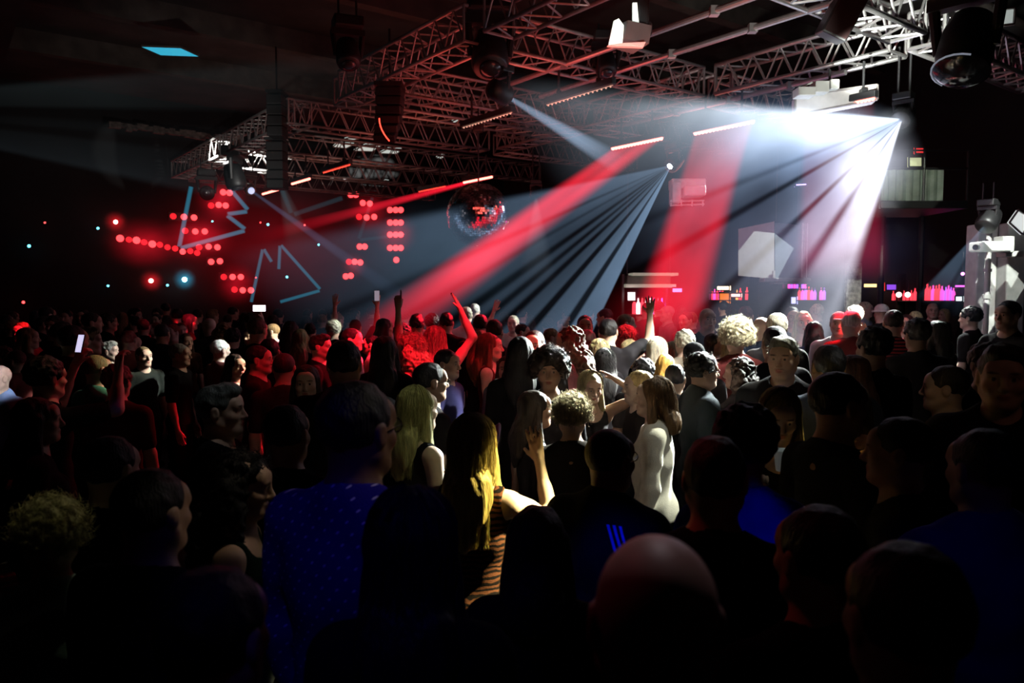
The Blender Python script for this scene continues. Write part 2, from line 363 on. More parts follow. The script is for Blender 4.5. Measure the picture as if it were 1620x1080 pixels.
# ------------------------------------------------------------------ light beams seen in the haze: closed volumes that glow softly
def haze_mat(name, ramp, strength, hw0, kx, ht0, ky, L, p=1., z0=.5, noise=.5, nscale=1.2, end=.35, sh=0.):
    m = bpy.data.materials.new(name); m.use_nodes = True; nt = m.node_tree
    for n in list(nt.nodes): nt.nodes.remove(n)
    N = nt.nodes.new; Lk = nt.links.new
    out = N('ShaderNodeOutputMaterial'); em = N('ShaderNodeEmission'); Lk(em.outputs[0], out.inputs['Volume'])
    tc = N('ShaderNodeTexCoord'); sp = N('ShaderNodeSeparateXYZ'); Lk(tc.outputs['Object'], sp.inputs[0])
    def mth(op, a, b=None, clamp=False):
        q = N('ShaderNodeMath'); q.operation = op; q.use_clamp = clamp
        for i, v in enumerate((a, b)):
            if v is None: continue
            if isinstance(v, (int, float)): q.inputs[i].default_value = v
            else: Lk(v, q.inputs[i])
        return q.outputs[0]
    X, Y, Zc = sp.outputs
    hw = mth('ADD', mth('MULTIPLY', Zc, kx), hw0); a = mth('ADD', mth('MULTIPLY', mth('DIVIDE', mth('SUBTRACT', X, mth('MULTIPLY', Zc, sh)), hw), .5), .5)
    cr = N('ShaderNodeValToRGB'); Lk(a, cr.inputs['Fac'])
    el = cr.color_ramp.elements
    while len(el) > 1: el.remove(el[-1])
    for i, (t, c) in enumerate(ramp):
        if i == 0: el[0].position = t; e_ = el[0]
        else: e_ = el.new(t)
        e_.color = (*c, 1)
    ht = mth('ADD', mth('MULTIPLY', Zc, ky), ht0); bb = mth('DIVIDE', Y, ht)
    prof = mth('SUBTRACT', 1., mth('MULTIPLY', bb, bb), True)
    zf = mth('POWER', mth('DIVIDE', z0, mth('ADD', Zc, z0)), p)
    ef = mth('MULTIPLY', mth('SUBTRACT', L, Zc), 1 / (L * end), True)
    nz = N('ShaderNodeTexNoise'); nz.inputs['Scale'].default_value = nscale; nz.inputs['Detail'].default_value = 3
    mp = N('ShaderNodeMapping'); mp.inputs['Scale'].default_value = (1, 1, .55); Lk(tc.outputs['Object'], mp.inputs[0]); Lk(mp.outputs[0], nz.inputs['Vector'])
    nn = mth('MULTIPLY', mth('SUBTRACT', nz.outputs['Fac'], .28, False), 2.3, True)
    nn = mth('ADD', mth('MULTIPLY', nn, noise), 1 - noise * .5)
    s = mth('MULTIPLY', mth('MULTIPLY', mth('MULTIPLY', prof, zf), mth('MULTIPLY', ef, nn)), strength)
    Lk(cr.outputs['Color'], em.inputs['Color']); Lk(s, em.inputs['Strength'])
    return m
def beam(name, label, origin, zdir, xdir, L, hw0, hw1, ht0, ht1, ramp, strength, **kw):
    rot = frame(zdir, xdir); b = MB()
    vs = []
    for z, hw, ht in ((0, hw0, ht0), (L, hw1, ht1)):
        vs.append([b.bm.verts.new((sx * hw + z * kw.get('sh', 0), sy * ht, z)) for sx, sy in ((-1, -1), (1, -1), (1, 1), (-1, 1))])
    A, B = vs
    b.bm.faces.new(A[::-1]); b.bm.faces.new(B)
    for k in range(4): b.bm.faces.new((A[k], A[(k + 1) % 4], B[(k + 1) % 4], B[k]))
    o = b.build('light_beam', haze_mat(name, ramp, strength, hw0, (hw1 - hw0) / L, ht0, (ht1 - ht0) / L, L, **kw))
    o.matrix_world = Matrix.Translation(origin) @ rot.to_4x4()
    tag(o, label, 'light beam', None, 'stuff'); return o
def fan(name, label, apex, dL, dR, L, thick, stripes, strength, **kw):
    # stripes are given in degrees from dL; apex fan lies in the plane through dL and dR
    dL = Vector(dL).normalized(); dR = Vector(dR).normalized(); mid = (dL + dR).normalized(); half = dL.angle(dR) / 2
    xd = (dR - dL).normalized(); kx = math.tan(half)
    def pos(a): return .5 + .5 * math.tan(R(a) - half) / kx
    return beam(name, label, apex, mid, xd, L, .015, .015 + L * kx, .02, .02 + L * thick, [(min(1, max(0, pos(a))), c) for a, c in stripes], strength, **kw)
def stripes(total, base, gaps, soft=.35, e0=1.2, e1=1.2):
    # base: [(angle, colour)], gaps: [(angle, width, depth)]
    def bc(a):
        for (a0, c0), (a1, c1) in zip(base, base[1:]):
            if a <= a1: t = (a - a0) / max(1e-6, a1 - a0); return tuple(x + (y - x) * max(0, min(1, t)) for x, y in zip(c0, c1))
        return base[-1][1]
    out = [(0, (0, 0, 0)), (e0, bc(e0))]
    for a, w_, dp in gaps:
        c = bc(a); g = tuple(x * dp for x in c)
        out += [(a - w_ / 2 - soft, bc(a - w_ / 2 - soft)), (a - w_ / 2 + soft * .3, g), (a + w_ / 2 - soft * .3, g), (a + w_ / 2 + soft, bc(a + w_ / 2 + soft))]
    out += [(total - e1, bc(total - e1)), (total, (0, 0, 0))]
    return out

def sheet(name, label, A, B, EA, EB, col, strength, t0=.03, t1=.35, ramp=None, **kw):
    A, B, EA, EB = map(Vector, (A, B, EA, EB)); O = (A + B) / 2; E = (EA + EB) / 2; x = (B - A).normalized()
    d = E - O; z = d - x * d.dot(x); L = z.length; z.normalize(); sh = d.dot(x) / L
    ramp = ramp or [(0, (0, 0, 0)), (.06, col), (.5, col), (.94, col), (1, (0, 0, 0))]
    return beam(name, label, O, z, x, L, (B - A).length / 2, (EB - EA).length / 2, t0, t1, ramp, strength, sh=sh, **kw)
def cone(name, label, a, b_, r0, r1, col, strength, **kw):
    a = Vector(a); b_ = Vector(b_)
    ramp = [(0, (0, 0, 0)), (.25, tuple(c * .8 for c in col)), (.5, col), (.75, tuple(c * .8 for c in col)), (1, (0, 0, 0))]
    d = b_ - a
    return beam(name, label, a, d, d.cross(a - Vector((0, 0, CAMH))) , d.length, r0, r1, r0, r1, ramp, strength, **kw)
def sc3(c, k): return tuple(x * k for x in c)
cw = (.74, .86, 1.); cb = (.42, .66, 1.)
# 1: the widest fan, right
fan('beam_main', 'widest white haze beam fan spreading left and down from the brightest lamp, upper right', P1, W(925, 146, 8.9) - P1, W(1275, 650, 8.4) - P1, 4.0, .10,
    stripes(77, [(0, sc3(cw, 1.15)), (14, sc3(cw, 1.2)), (24, (.22, .30, .45)), (33, (.14, .19, .30)), (45, (.24, .29, .42)), (57, (.48, .52, .68)), (63, (.75, .8, 1.)), (77, sc3((.82, .86, 1), 1.3))],
            [(25, .8, .35), (32.5, 1.3, .15), (45, 1.5, .12), (56.5, 2.4, .10)], .7, 1.0, 3.0), 52, p=3.6, z0=1.6, noise=1.2, nscale=1.3, end=.85)
# 2: the middle fan
fan('beam_mid', 'blue white striped haze beam fan from the middle moving head down to the crowd', P2, W(660, 341, 11.6) - P2, W(937, 522, 11.4) - P2, 6.2, .06,
    stripes(53.5, [(0, sc3(cb, .55)), (10, sc3(cb, .55)), (22, sc3(cb, .30)), (33, sc3(cb, .34)), (40, sc3(cb, .7)), (46, sc3(cb, 1.2)), (53, sc3(cb, 1.35))],
            [(12.5, 1.0, .3), (18, .8, .4), (23.5, 1.7, .06), (27.3, 1.3, .1), (30.8, 1.4, .06), (36.2, 1.6, .06), (43.3, 1.7, .08)], .55), 11, p=1.25, z0=.35, noise=.45, end=.45)
# red sheets
red = (1., .012, .035)
A, B = hb['r1']
sheet('sheet_red', 'long slanting red haze sheet from the middle red bar down left over the crowd', A, B, W(520, 528, 10.2), W(640, 560, 9.6), red, 3.4, .03, .22, p=.35, noise=.45, end=.35,
      ramp=[(0, (0, 0, 0)), (.07, sc3(red, .8)), (.36, red), (.45, sc3(red, .55)), (.52, sc3(red, .6)), (.62, red), (.80, red), (.86, sc3(red, .55)), (.93, sc3(red, .7)), (1, (0, 0, 0))])
A, B = hb['r2']
sheet('sheet_red_b', 'red haze curtain falling from the red bar right of centre onto the red lit people', A, B, W(985, 545, 10.6), W(1100, 545, 10.2), red, 2.6, .03, .30, p=.25, noise=.8, nscale=1.6, end=.22)
A, B = hb['r3']; A = A + (A - B) * .28
sheet('sheet_red_c', 'dim dark red haze curtain behind the widest white beam', A, B, W(1262, 445, 10.6), W(1402, 445, 9.6), (.6, .006, .04), 1.3, .03, .25, p=.3, noise=.4, end=.18)
A, B = hb['r4']
sheet('sheet_red_d', 'thin red haze beam running left from the bar above the mirror ball', B, A, W(420, 345, 15), W(400, 405, 15), red, 2.2, .03, .15, p=1., z0=.8, noise=.3, end=.6)
cone('beam_pale', 'narrow pale blue haze beam pointing down right under the trusses', P3, W(985, 262, 10.8), .025, .17, (.42, .58, .82), 8, p=.9, z0=.5, noise=.3, end=.45)
cone('beam_thin', 'thin faint blue haze beam crossing the arrow light lines', P5, W(650, 480, 13.5), .03, .16, (.20, .34, .62), 1.6, p=.8, z0=.8, noise=.2, end=.6)
cone('beam_small', 'small faint white haze cone pointing down right of the mirror ball', W(848, 313, 15), W(850, 450, 14.6), .03, .42, (.6, .7, .85), 1.1, p=1.4, z0=.3, noise=.2, end=.6)
cone('beam_grey', 'short faint grey haze cone below the leftmost red bars', W(444, 287, 15), W(478, 400, 14.8), .03, .35, (.4, .6, .65), .7, p=1.3, z0=.3, noise=.2, end=.6)
fan('beam_right', 'small blue striped haze fan at the right edge pointing down', P4, W(1440, 481, 9.2) - P4, W(1560, 520, 9.2) - P4, 1.25, .08,
    stripes(47, [(0, sc3(cb, .7)), (12, sc3(cb, .6)), (20, sc3(cb, .3)), (47, sc3(cb, .25))], [(13, 1.5, .1), (19, 1.5, .3), (26, 1.5, .2), (34, 2, .3)], .6), 5.5, p=1.2, z0=.25, noise=.3, end=.4)
PL = W(-330, 165, 9.)
fan('beam_faint', 'wide faint grey haze beam crossing the dark upper left', PL, W(400, 98, 10) - PL, W(250, 318, 10) - PL, 6.8, .10,
    stripes(20.5, [(0, (.40, .55, .58)), (5, (.3, .42, .44)), (9, (.10, .14, .15)), (13, (.16, .22, .24)), (20, (.36, .50, .58))], [(8, 2.2, .2), (12.5, 1.4, .4)], .8), .075, p=.6, z0=1., noise=.5, end=.5)
# glowing haze clouds
def cloud(name, label, c, r, col, strength):
    m = bpy.data.materials.new(name); m.use_nodes = True; nt = m.node_tree
    for n in list(nt.nodes): nt.nodes.remove(n)
    N = nt.nodes.new; Lk = nt.links.new
    out = N('ShaderNodeOutputMaterial'); em = N('ShaderNodeEmission'); Lk(em.outputs[0], out.inputs['Volume']); em.inputs['Color'].default_value = (*col, 1)
    tc = N('ShaderNodeTexCoord'); ln = N('ShaderNodeVectorMath'); ln.operation = 'LENGTH'; Lk(tc.outputs['Object'], ln.inputs[0])
    a = N('ShaderNodeMath'); a.operation = 'SUBTRACT'; a.inputs[0].default_value = 1; a.use_clamp = True; Lk(ln.outputs['Value'], a.inputs[1])
    p = N('ShaderNodeMath'); p.operation = 'POWER'; p.inputs[1].default_value = 2.2; Lk(a.outputs[0], p.inputs[0])
    q = N('ShaderNodeMath'); q.operation = 'MULTIPLY'; q.inputs[1].default_value = strength; Lk(p.outputs[0], q.inputs[0])
    nz = N('ShaderNodeTexNoise'); nz.inputs['Scale'].default_value = 2.5; Lk(tc.outputs['Object'], nz.inputs['Vector'])
    q2 = N('ShaderNodeMath'); q2.operation = 'MULTIPLY'; Lk(q.outputs[0], q2.inputs[0]); Lk(nz.outputs['Fac'], q2.inputs[1]); Lk(q2.outputs[0], em.inputs['Strength'])
    b = MB(); b.sph((0, 0, 0), 1, 20); o = b.build('haze', m); o.location = c; o.scale = r
    return tag(o, label, 'haze', None, 'stuff')
cloud('haze_red', 'dim red glowing haze around the red dot lamps on the left wall', W(420, 385, 17), (3.6, 2.2, 1.9), (1, .01, .03), .12)
cloud('haze_blue', 'blue grey smoke drifting in the widest white beam, left of its lamp', W(1215, 215, 9.6), (1.25, .7, .75), (.34, .50, .82), 1.9)
cloud('haze_mid', 'faint blue haze under the mirror ball', W(720, 400, 12.5), (2.6, 1.3, 1.2), (.22, .42, .6), .12)
cloud('haze_glare', 'bright glare of haze right around the brightest lamp', P1 + Vector((-.15, -.1, -.08)), (.30, .22, .24), (.8, .9, 1), 5)
cloud('haze_lobe', 'smoky white glare added in the widest beam, below left of the brightest lamp', W(1368, 262, 9.1), (.72, .42, .72), (.80, .84, 1), 9)  # two glowing volumes added for the glare of the beam
cloud('haze_lobe_b', 'smoky pale glare added in the widest beam, left of the brightest lamp', W(1310, 205, 9.2), (.95, .42, .42), (.62, .76, 1), 7)
cloud('haze_low', 'purple blue haze low behind the crowd on the right', W(1270, 400, 10.5), (2.0, 1.3, 1.0), (.30, .28, .62), .30)
cloud('haze_crowd', 'red smoke hanging over the red lit people near the bar', W(1045, 500, 9.8), (.95, .7, .65), (1, .015, .04), .85)

# ------------------------------------------------------------------ light sources, many of them added without a fixture
def spot(a, t, col, power, ang, blend=.5, size=.05, sq=False, name='spot_light'):
    l = bpy.data.lights.new(name, 'SPOT'); l.energy = power; l.color = col; l.spot_size = R(ang); l.spot_blend = blend; l.shadow_soft_size = size; l.use_square = sq
    o = bpy.data.objects.new(name, l); C.objects.link(o); o.location = a; o.rotation_euler = (Vector(t) - Vector(a)).to_track_quat('-Z', 'Y').to_euler(); return o
def area(a, t, col, power, sx, sy=None):
    l = bpy.data.lights.new('area_light', 'AREA'); l.energy = power; l.color = col; l.size = sx
    if sy: l.shape = 'RECTANGLE'; l.size_y = sy
    o = bpy.data.objects.new('area_light', l); C.objects.link(o); o.location = a; o.rotation_euler = (Vector(t) - Vector(a)).to_track_quat('-Z', 'Y').to_euler(); return o
# ------------------------------------------------------------------ lamps on the left wall
def onL(px, py, off=.12):
    r = ray(px, py); t = (U1 - off) / UD.dot(r); return Vector((0, 0, CAMH)) + r * t
def onR(px, py, off=.12):
    r = ray(px, py); t = (V1 - off) / VD.dot(r); return Vector((0, 0, CAMH)) + r * t
g_lamp = glow('red_blinder', (1., .045, .05), 3.2); g_lamp2 = glow('red_blinder_dim', (1., .02, .03), 1.1)
g_cy = glow('cyan_pin', (.12, .75, 1.), 5); g_rp = glow('red_pin', (1., .05, .05), 5); g_hot = glow('cyan_hot', (.35, .95, 1.), 22); g_rhot = glow('red_hot', (1., .22, .18), 20)
clusters = [
 ([(353, 304), (363, 305)], 'pair of red wall lamps, topmost of the left wall, beside the dark moving head'),
 ([(334, 325), (346, 324), (357, 325)], 'row of three red wall lamps just under the topmost pair'),
 ([(274, 342), (291, 343), (307, 344)], 'row of three blurry red wall lamps crossed by the upright of the arrow line'),
 ([(293, 365), (309, 366), (324, 366)], 'row of three red wall lamps inside the large arrow outline'),
 ([(315, 391), (330, 390), (344, 391)], 'row of three red wall lamps on the lower edge of the large arrow'),
 ([(334, 414), (348, 413)], 'pair of bright red wall lamps below the large arrow outline'),
 ([(354, 438), (368, 438), (381, 438)], 'row of three red wall lamps, second lowest of the left wall'),
 ([(371, 458), (384, 459), (397, 459)], 'lowest row of three red wall lamps, at the foot of the second arrow'),
 ([(555, 308), (563, 308)], 'small red wall lamp pair, topmost of the middle left group'),
 ([(574, 321), (585, 322)], 'red wall lamp pair right under the topmost one of the middle left group'),
 ([(568, 343), (580, 344), (592, 343)], 'row of three red wall lamps, widest of the middle left group'),
 ([(569, 390), (577, 390)], 'dim red wall lamp pair alone in the middle of its group'),
 ([(552, 414), (561, 414), (570, 415)], 'row of three red wall lamps, second lowest of the middle left group'),
 ([(547, 437), (555, 436)], 'lowest red wall lamp pair of the middle left group'),
 ([(617, 332), (626, 332), (634, 332)], 'top row of the red lamp column left of the mirror ball'),
 ([(617, 352), (626, 352), (634, 352)], 'second row of the red lamp column left of the mirror ball'),
 ([(617, 371), (626, 371), (634, 371)], 'third row of the red lamp column left of the mirror ball'),
 ([(617, 392), (626, 392), (634, 392)], 'fourth row of the red lamp column left of the mirror ball'),
 ([(627, 411)], 'single bottom lamp of the red lamp column left of the mirror ball')]
for pts, lab in clusters:
    ps = [onL(*p) for p in pts]; c = sum(ps, Vector()) / len(ps); rad = 4.8 * c.y / F
    e = empty('wall_lamp', c, lab, 'lamp', 'red lamps on the left wall')
    ext = (ps[-1] - ps[0]).length / 2 + rad * 1.4
    rot = frame(Vector((0, 0, 1)), VD)
    child(MB().bevbox(c + UD * .05, (ext * 2, .05, rad * 3), .01, rot), 'housing', m_blk, e)
    for k, p in enumerate(ps):
        child(MB().sph(p, rad, 12), 'bulb', g_lamp if (k != 0 or len(ps) == 2) and pts[0][0] < 615 else g_lamp2 if pts[0][0] < 600 else g_lamp, e, True)
curve = [(190, 377), (204, 379), (216, 380), (228, 383), (241, 386), (253, 387), (265, 391), (277, 393), (289, 398), (301, 397), (312, 400)]
ps = [onL(*p) for p in curve]; e = empty('festoon_light', ps[0], 'sagging string of eleven blurry red bulbs on the far left', 'string light')
child(MB().path([p + Vector((0, 0, .1)) for p in ps], .012), 'cable', m_blk, e)
for k, p in enumerate(ps): child(MB().sph(p, (5.6 if k in (0, 2, 4) else 4.6) * p.y / F, 12), 'bulb', g_lamp if k in (0, 2, 4, 8) else g_lamp2, e, True)
pins = [((183, 351), g_rhot, 3.2, 'bright red pin lamp, upper left, above the string of red bulbs'), ((239, 444), g_rhot, 3.4, 'bright red pin lamp left of the bright cyan one'), ((292, 442), g_hot, 3.6, 'brightest cyan pin lamp on the left wall'),
 ((155, 361), g_cy, 1.9, 'small cyan pin lamp left of the bright red one'), ((46, 389), g_cy, 2.3, 'cyan pin lamp far left in the dark'), ((336, 350), g_cy, 1.3, 'tiny cyan pin lamp inside the large arrow outline'), ((424, 355), g_cy, 1.9, 'cyan pin lamp between the two arrow outlines'),
 ((504, 387), g_cy, 1.5, 'tiny cyan pin lamp right above the second arrow'), ((454, 438), g_cy, 1.8, 'cyan pin lamp inside the second arrow outline'), ((171, 452), g_cy, 1.7, 'small cyan pin lamp below the string of bulbs'), ((265, 451), g_cy, 1.8, 'small cyan pin lamp between the bright red and bright cyan ones'),
 ((71, 352), g_rp, 1.5, 'tiny red pin lamp, topmost on the far left'), ((37, 478), g_rp, 2.2, 'red pin lamp, lowest on the far left, just above the crowd'), ((412, 352), g_rp, 1.2, 'tiny red pin lamp beside the cyan one between the arrows'), ((482, 356), g_rp, 1.4, 'tiny pink red pin lamp under the thin blue beam'), ((405, 439), g_rp, 1.1, 'tiny red pin lamp on the foot of the second arrow')]
for (px, py), g, r_, lab in pins:
    p = onL(px, py); e = empty('pin_lamp', p, lab, 'lamp', 'pin lamps on the left wall')
    child(MB().sph(p, r_ * p.y / F, 12), 'bulb', g, e, True); child(MB().tube(p + UD * .02, p + UD * .11, r_ * 1.3 * p.y / F), 'socket', m_blk, e)
for (px, py), col, s_, rr_, lab in (((183, 351), (1, .02, .03), 5, .32, 'red halo in the haze around the upper left red lamp'), ((240, 444), (1, .02, .03), 5, .34, 'red halo in the haze left of the cyan halo'), ((292, 442), (.05, .5, .8), 5, .34, 'cyan halo in the haze around the brightest cyan lamp'),
        ((350, 318), (1, .01, .03), 1.6, .8, 'red halo in the haze around the topmost wall lamps'), ((315, 375), (1, .01, .03), 1.3, 1.1, 'wide red halo in the haze around the middle wall lamps'), ((230, 385), (1, .01, .03), 1.0, 1.1, 'flat red halo in the haze along the string of bulbs'), ((375, 448), (1, .01, .03), 1.4, .7, 'red halo in the haze around the lowest wall lamps'), ((585, 335), (1, .01, .03), 1.0, .8, 'red halo in the haze around the middle left lamps'), ((626, 370), (1, .01, .03), 1.0, .8, 'red halo in the haze around the lamp column'), ((560, 420), (1, .01, .03), 1.0, .5, 'red halo in the haze around the low middle left lamps')):
    p = onL(px, py, rr_ + .12); cloud('halo_%d' % px, lab, p, (rr_, rr_, rr_ * (.7 if rr_ > 1 else 1)), col, s_)
# arrow shaped light lines hanging in the haze
def line_mat(name, col, s):
    m = bpy.data.materials.new(name); m.use_nodes = True; nt = m.node_tree
    for n in list(nt.nodes): nt.nodes.remove(n)
    out = nt.nodes.new('ShaderNodeOutputMaterial'); em = nt.nodes.new('ShaderNodeEmission'); em.inputs[0].default_value = (*col, 1); em.inputs[1].default_value = s; nt.links.new(em.outputs[0], out.inputs['Volume']); return m
m_l1 = line_mat('teal_line', (.03, .46, .72), 2.9); m_l2 = line_mat('teal_line_dim', (.06, .36, .48), .55)
for pts, m_, r_, lab in (([(303, 292), (283, 393), (390, 364), (357, 339), (394, 334), (360, 294)], m_l1, 3.6, 'large teal arrow shaped light line over the red wall lamps'),
                    ([(397, 480), (416, 392), (431, 416)], m_l1, 2.8, 'left half of the second teal arrow light line'),
                    ([(441, 428), (443, 386), (508, 459), (441, 478)], m_l1, 2.8, 'right half of the second teal arrow light line'),
                    ([(590, 310), (567, 380), (645, 370)], m_l2, 3, 'faint teal light line crossing the middle left red lamps'),
                    ([(440, 286), (462, 340), (545, 312)], m_l2, 4, 'faint teal light line under the black hanging column')):
    q = [W(x, y, 16) for x, y in pts]; b = MB()
    for a, c_ in zip(q, q[1:]):
        d = (c_ - a).normalized() * (r_ * 16 / F * .9); b.tube(a + d, c_ - d, r_ * 16 / F, seg=10)
    tag(b.build('light_line', m_, loc=q[0]), lab, 'light line', 'teal light lines in the haze')

# ------------------------------------------------------------------ pale lit ceiling pieces, signs, boxes
g_pale = mat('pale_lit_panel', (.7, .75, .70), .6, emit=(.8, .95, .88), es=.55)  # glow stands in for beam light falling on the panels
def plate(name, pts, th, m, label, cat, kid='panel', group=None, edge=None):
    c = sum((Vector(p) for p in pts), Vector()) / len(pts); e = empty(name, c, label, cat, group)
    child(MB().prism(pts, th), kid, m, e)
    b = MB()
    for p, q in zip(pts, pts[1:] + pts[:1]): b.tube(p, q, .015, seg=6)
    child(b, 'frame', edge or m_alup, e); return e
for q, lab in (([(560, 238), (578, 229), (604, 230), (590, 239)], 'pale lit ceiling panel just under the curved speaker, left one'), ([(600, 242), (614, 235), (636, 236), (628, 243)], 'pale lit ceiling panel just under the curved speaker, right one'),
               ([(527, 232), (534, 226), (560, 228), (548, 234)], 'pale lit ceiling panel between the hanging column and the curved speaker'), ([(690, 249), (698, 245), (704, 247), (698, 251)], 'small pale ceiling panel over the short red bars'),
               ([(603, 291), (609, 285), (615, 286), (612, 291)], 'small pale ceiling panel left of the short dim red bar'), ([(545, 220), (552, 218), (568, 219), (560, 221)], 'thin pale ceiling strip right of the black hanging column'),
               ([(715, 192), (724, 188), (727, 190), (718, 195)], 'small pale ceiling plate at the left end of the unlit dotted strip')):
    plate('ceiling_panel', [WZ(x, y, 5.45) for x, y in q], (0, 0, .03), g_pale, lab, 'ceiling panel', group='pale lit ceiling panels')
plate('ceiling_panel', [W(1572, 42, 8.5), W(1588, 14, 8.5), W(1606, 12, 8.5), W(1604, 38, 8.5)], (0, .06, 0), mat('panel_painted_light_b', (.6, .64, .6), .6, emit=(.8, .9, .85), es=.38), 'pale lit box face in the top right corner', 'wall panel')  # glow put into the face to make it look lit
# white panel above the dotted red bar
plate('white_panel', [W(1258, 182, 9.3), W(1258, 152, 9.3), W(1388, 134, 8.9), W(1388, 157, 8.9)], (.05, .25, 0), mat('white_painted_panel', (.62, .6, .58), .6), 'white panel hung above the dotted red LED bar, upper right', 'panel')
e = empty('lamp_ballast', W(1290, 140, 9.1), 'white equipment boxes on top of the white panel, upper right', 'equipment')
b = MB(); b.bevbox(W(1272, 147, 9.1), (.2, .2, .10), .01); b.bevbox(W(1296, 140, 9.1), (.16, .2, .13), .01); b.bevbox(W(1316, 136, 9.1), (.10, .2, .11), .01); child(b, 'box', m_gry, e)
b = MB(); b.path([W(1270, 138, 9.1), W(1285, 130, 9.1), W(1300, 134, 9.1), W(1320, 126, 9.1)], .012); child(b, 'cable', m_gry, e)
# hanging display box with white faces
Yb = 12.5
e = empty('display_box', W(1225, 400, Yb), 'hanging white faced display box with metal frame, lit in a slanted square', 'display')
m_pw = mat('matt_white_face', (.62, .66, .64), .85, var=.04); m_pg = mat('dimmed_white_face', (.22, .25, .28), .7, var=.05)  # front face is white too, its shade is put into the grey
child(MB().prism([W(1168, 362, Yb + .5), W(1225, 350, Yb), W(1225, 441, Yb), W(1168, 436, Yb + .5)], (.01, .03, 0)), 'side_face', m_pw, e)
child(MB().prism([W(1226, 352, Yb), W(1266, 356, Yb + .1), W(1266, 441, Yb + .1), W(1226, 441, Yb)], (.0, .03, 0)), 'front_face', m_pg, e)
b = MB(); 
b.bevbox(W(1270, 398, Yb), (.055, .08, .93), .01); b.bevbox(W(1275, 398, Yb), (.02, .12, .90), .005)
child(b, 'side_frame', m_alu, e)
b = MB(); b.bevbox(W(1242, 443, Yb - .05), (.76, .25, .07), .012); b.bevbox(W(1250, 448, Yb - .05), (.60, .2, .03), .008); b.bevbox(W(1224, 434, Yb - .08), (.04, .05, .12), .008)
child(b, 'ledge', m_alu, e)
b = MB(); b.tube(W(1228, 352, Yb), W(1228, 352, Yb) + Vector((0, 0, 1.6)), .012); b.tube(W(1262, 356, Yb), W(1262, 356, Yb) + Vector((0, 0, 1.6)), .012); child(b, 'hanger', m_blk, e)
# unit lit red inside the red curtain
Yu = 12.6; e = empty('air_unit', W(1088, 306, Yu), 'white boxed unit on a rail glowing pink in the red light curtain', 'air unit')
m_w = mat('white_enamel', (.8, .8, .8), .5)
child(MB().bevbox(W(1087, 292, Yu), (.55, .30, .16), .02), 'upper_box', m_w, e); child(MB().bevbox(W(1097, 303, Yu - .1), (.34, .30, .16), .02), 'lower_box', m_w, e); child(MB().bevbox(W(1068, 306, Yu - .05), (.14, .30, .34), .02), 'side_box', m_w, e)
b = MB(); 
for y in (318, 324): b.tube(W(1060, y + 1, Yu - .2), W(1114, y - 1, Yu - .2), .012)
for x in (1062, 1078, 1095, 1112): b.tube(W(x, 316, Yu - .2), W(x, 326, Yu - .2), .012)
child(b, 'rail', m_w, e)
# bar canopy with two white slabs
Yc = 14; e = empty('bar_canopy', W(1025, 443, Yc), 'canopy of two long white slabs above the red lit bar', 'canopy')
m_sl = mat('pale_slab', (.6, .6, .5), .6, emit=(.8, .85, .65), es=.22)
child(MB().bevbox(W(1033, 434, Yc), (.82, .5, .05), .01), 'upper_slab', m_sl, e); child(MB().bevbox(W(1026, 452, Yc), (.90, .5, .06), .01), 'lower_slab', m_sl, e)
b = MB(); b.bevbox(W(1024, 443, Yc + .1), (.78, .35, .17), .01); child(b, 'body', mat('canopy_body', (.16, .16, .14), .7), e)
b = MB(); 
for x in (992, 1060): b.tube(W(x, 434, Yc), Vector((W(x, 434, Yc).x, Yc, 4.9)), .012)
child(b, 'hanger', m_blk, e)

# ------------------------------------------------------------------ bars: counters, shelves, bottles, signs
m_ctr = mat('dark_bar_wood', (.03, .018, .014), .35, var=.4, scale=5, stretch=(1, 1, 6))
def bottle_mesh(h=.30, r=.038):
    return [(r, 0), (r, h * .55), (r * .85, h * .65), (r * .33, h * .76), (r * .33, h * .95), (r * .42, h * .96), (r * .42, h), (r * .2, h)]
gl = {'pink': glow('bottle_pink', (1., .08, .5), 1.6), 'red': glow('bottle_red', (1., .05, .08), 1.4), 'white': glow('bottle_white', (1., .75, .8), 2.2), 'purple': glow('bottle_purple', (.45, .12, 1.), 1.5), 'amber': glow('bottle_amber', (1., .45, .12), 1.5), 'blue': glow('bottle_blue', (.3, .3, 1.), 1.6)}  # coloured bar light put into the bottles as glow
proto = {}
def bottle(p, colr, grp, lab, sc=1.):
    if colr not in proto:
        b = MB().lathe(bottle_mesh(), (0, 0, 0), 10); o = b.build('bottle', gl[colr], smooth=True)
        c_ = MB().tube((0, 0, .285), (0, 0, .315), .017, seg=8).build('cap', m_blk, o); proto[colr] = o; q = o
    else:
        o = proto[colr]; q = o.copy(); C.objects.link(q)
        for ch in list(o.children): c_ = ch.copy(); C.objects.link(c_); c_.parent = q
    q.location = p; q.scale = (sc, sc, sc); tag(q, lab, 'bottle', grp)
def bar_unit(x0, x1, ys, label, sign=None):
    # counter and shelves against the right wall between two pixel columns
    a = onR(x0, 470, .35); b_ = onR(x1, 470, .35); va = V1 - .35; ua = UD.dot(a); ub = UD.dot(b_); um = (ua + ub) / 2; w_ = abs(ua - ub)
    rot = frame(Vector((0, 0, 1)), UD)
    e = empty('back_bar', UV(um, V1 - .3, 0), label, 'bar shelf')
    child(MB().bevbox(UV(um, V1 - .35, .55), (w_, .55, 1.1), .02, rot), 'counter', m_ctr, e)
    zs = []
    for y in ys:
        z = onR((x0 + x1) / 2, y, .3).z; zs.append(z)
        child(MB().bevbox(UV(um, V1 - .22, z - .02), (w_, .34, .03), .006, rot), 'shelf', m_ctr, e)
    b = MB()
    for u in (um - w_ / 2, um + w_ / 2): b.box(UV(u, V1 - .22, (max(zs) + .4) / 2 + .3), (.04, .34, max(zs) + .3 - .2), rot)
    child(b, 'side_panel', m_ctr, e)
    return um, w_, zs
rb = random.Random(11)
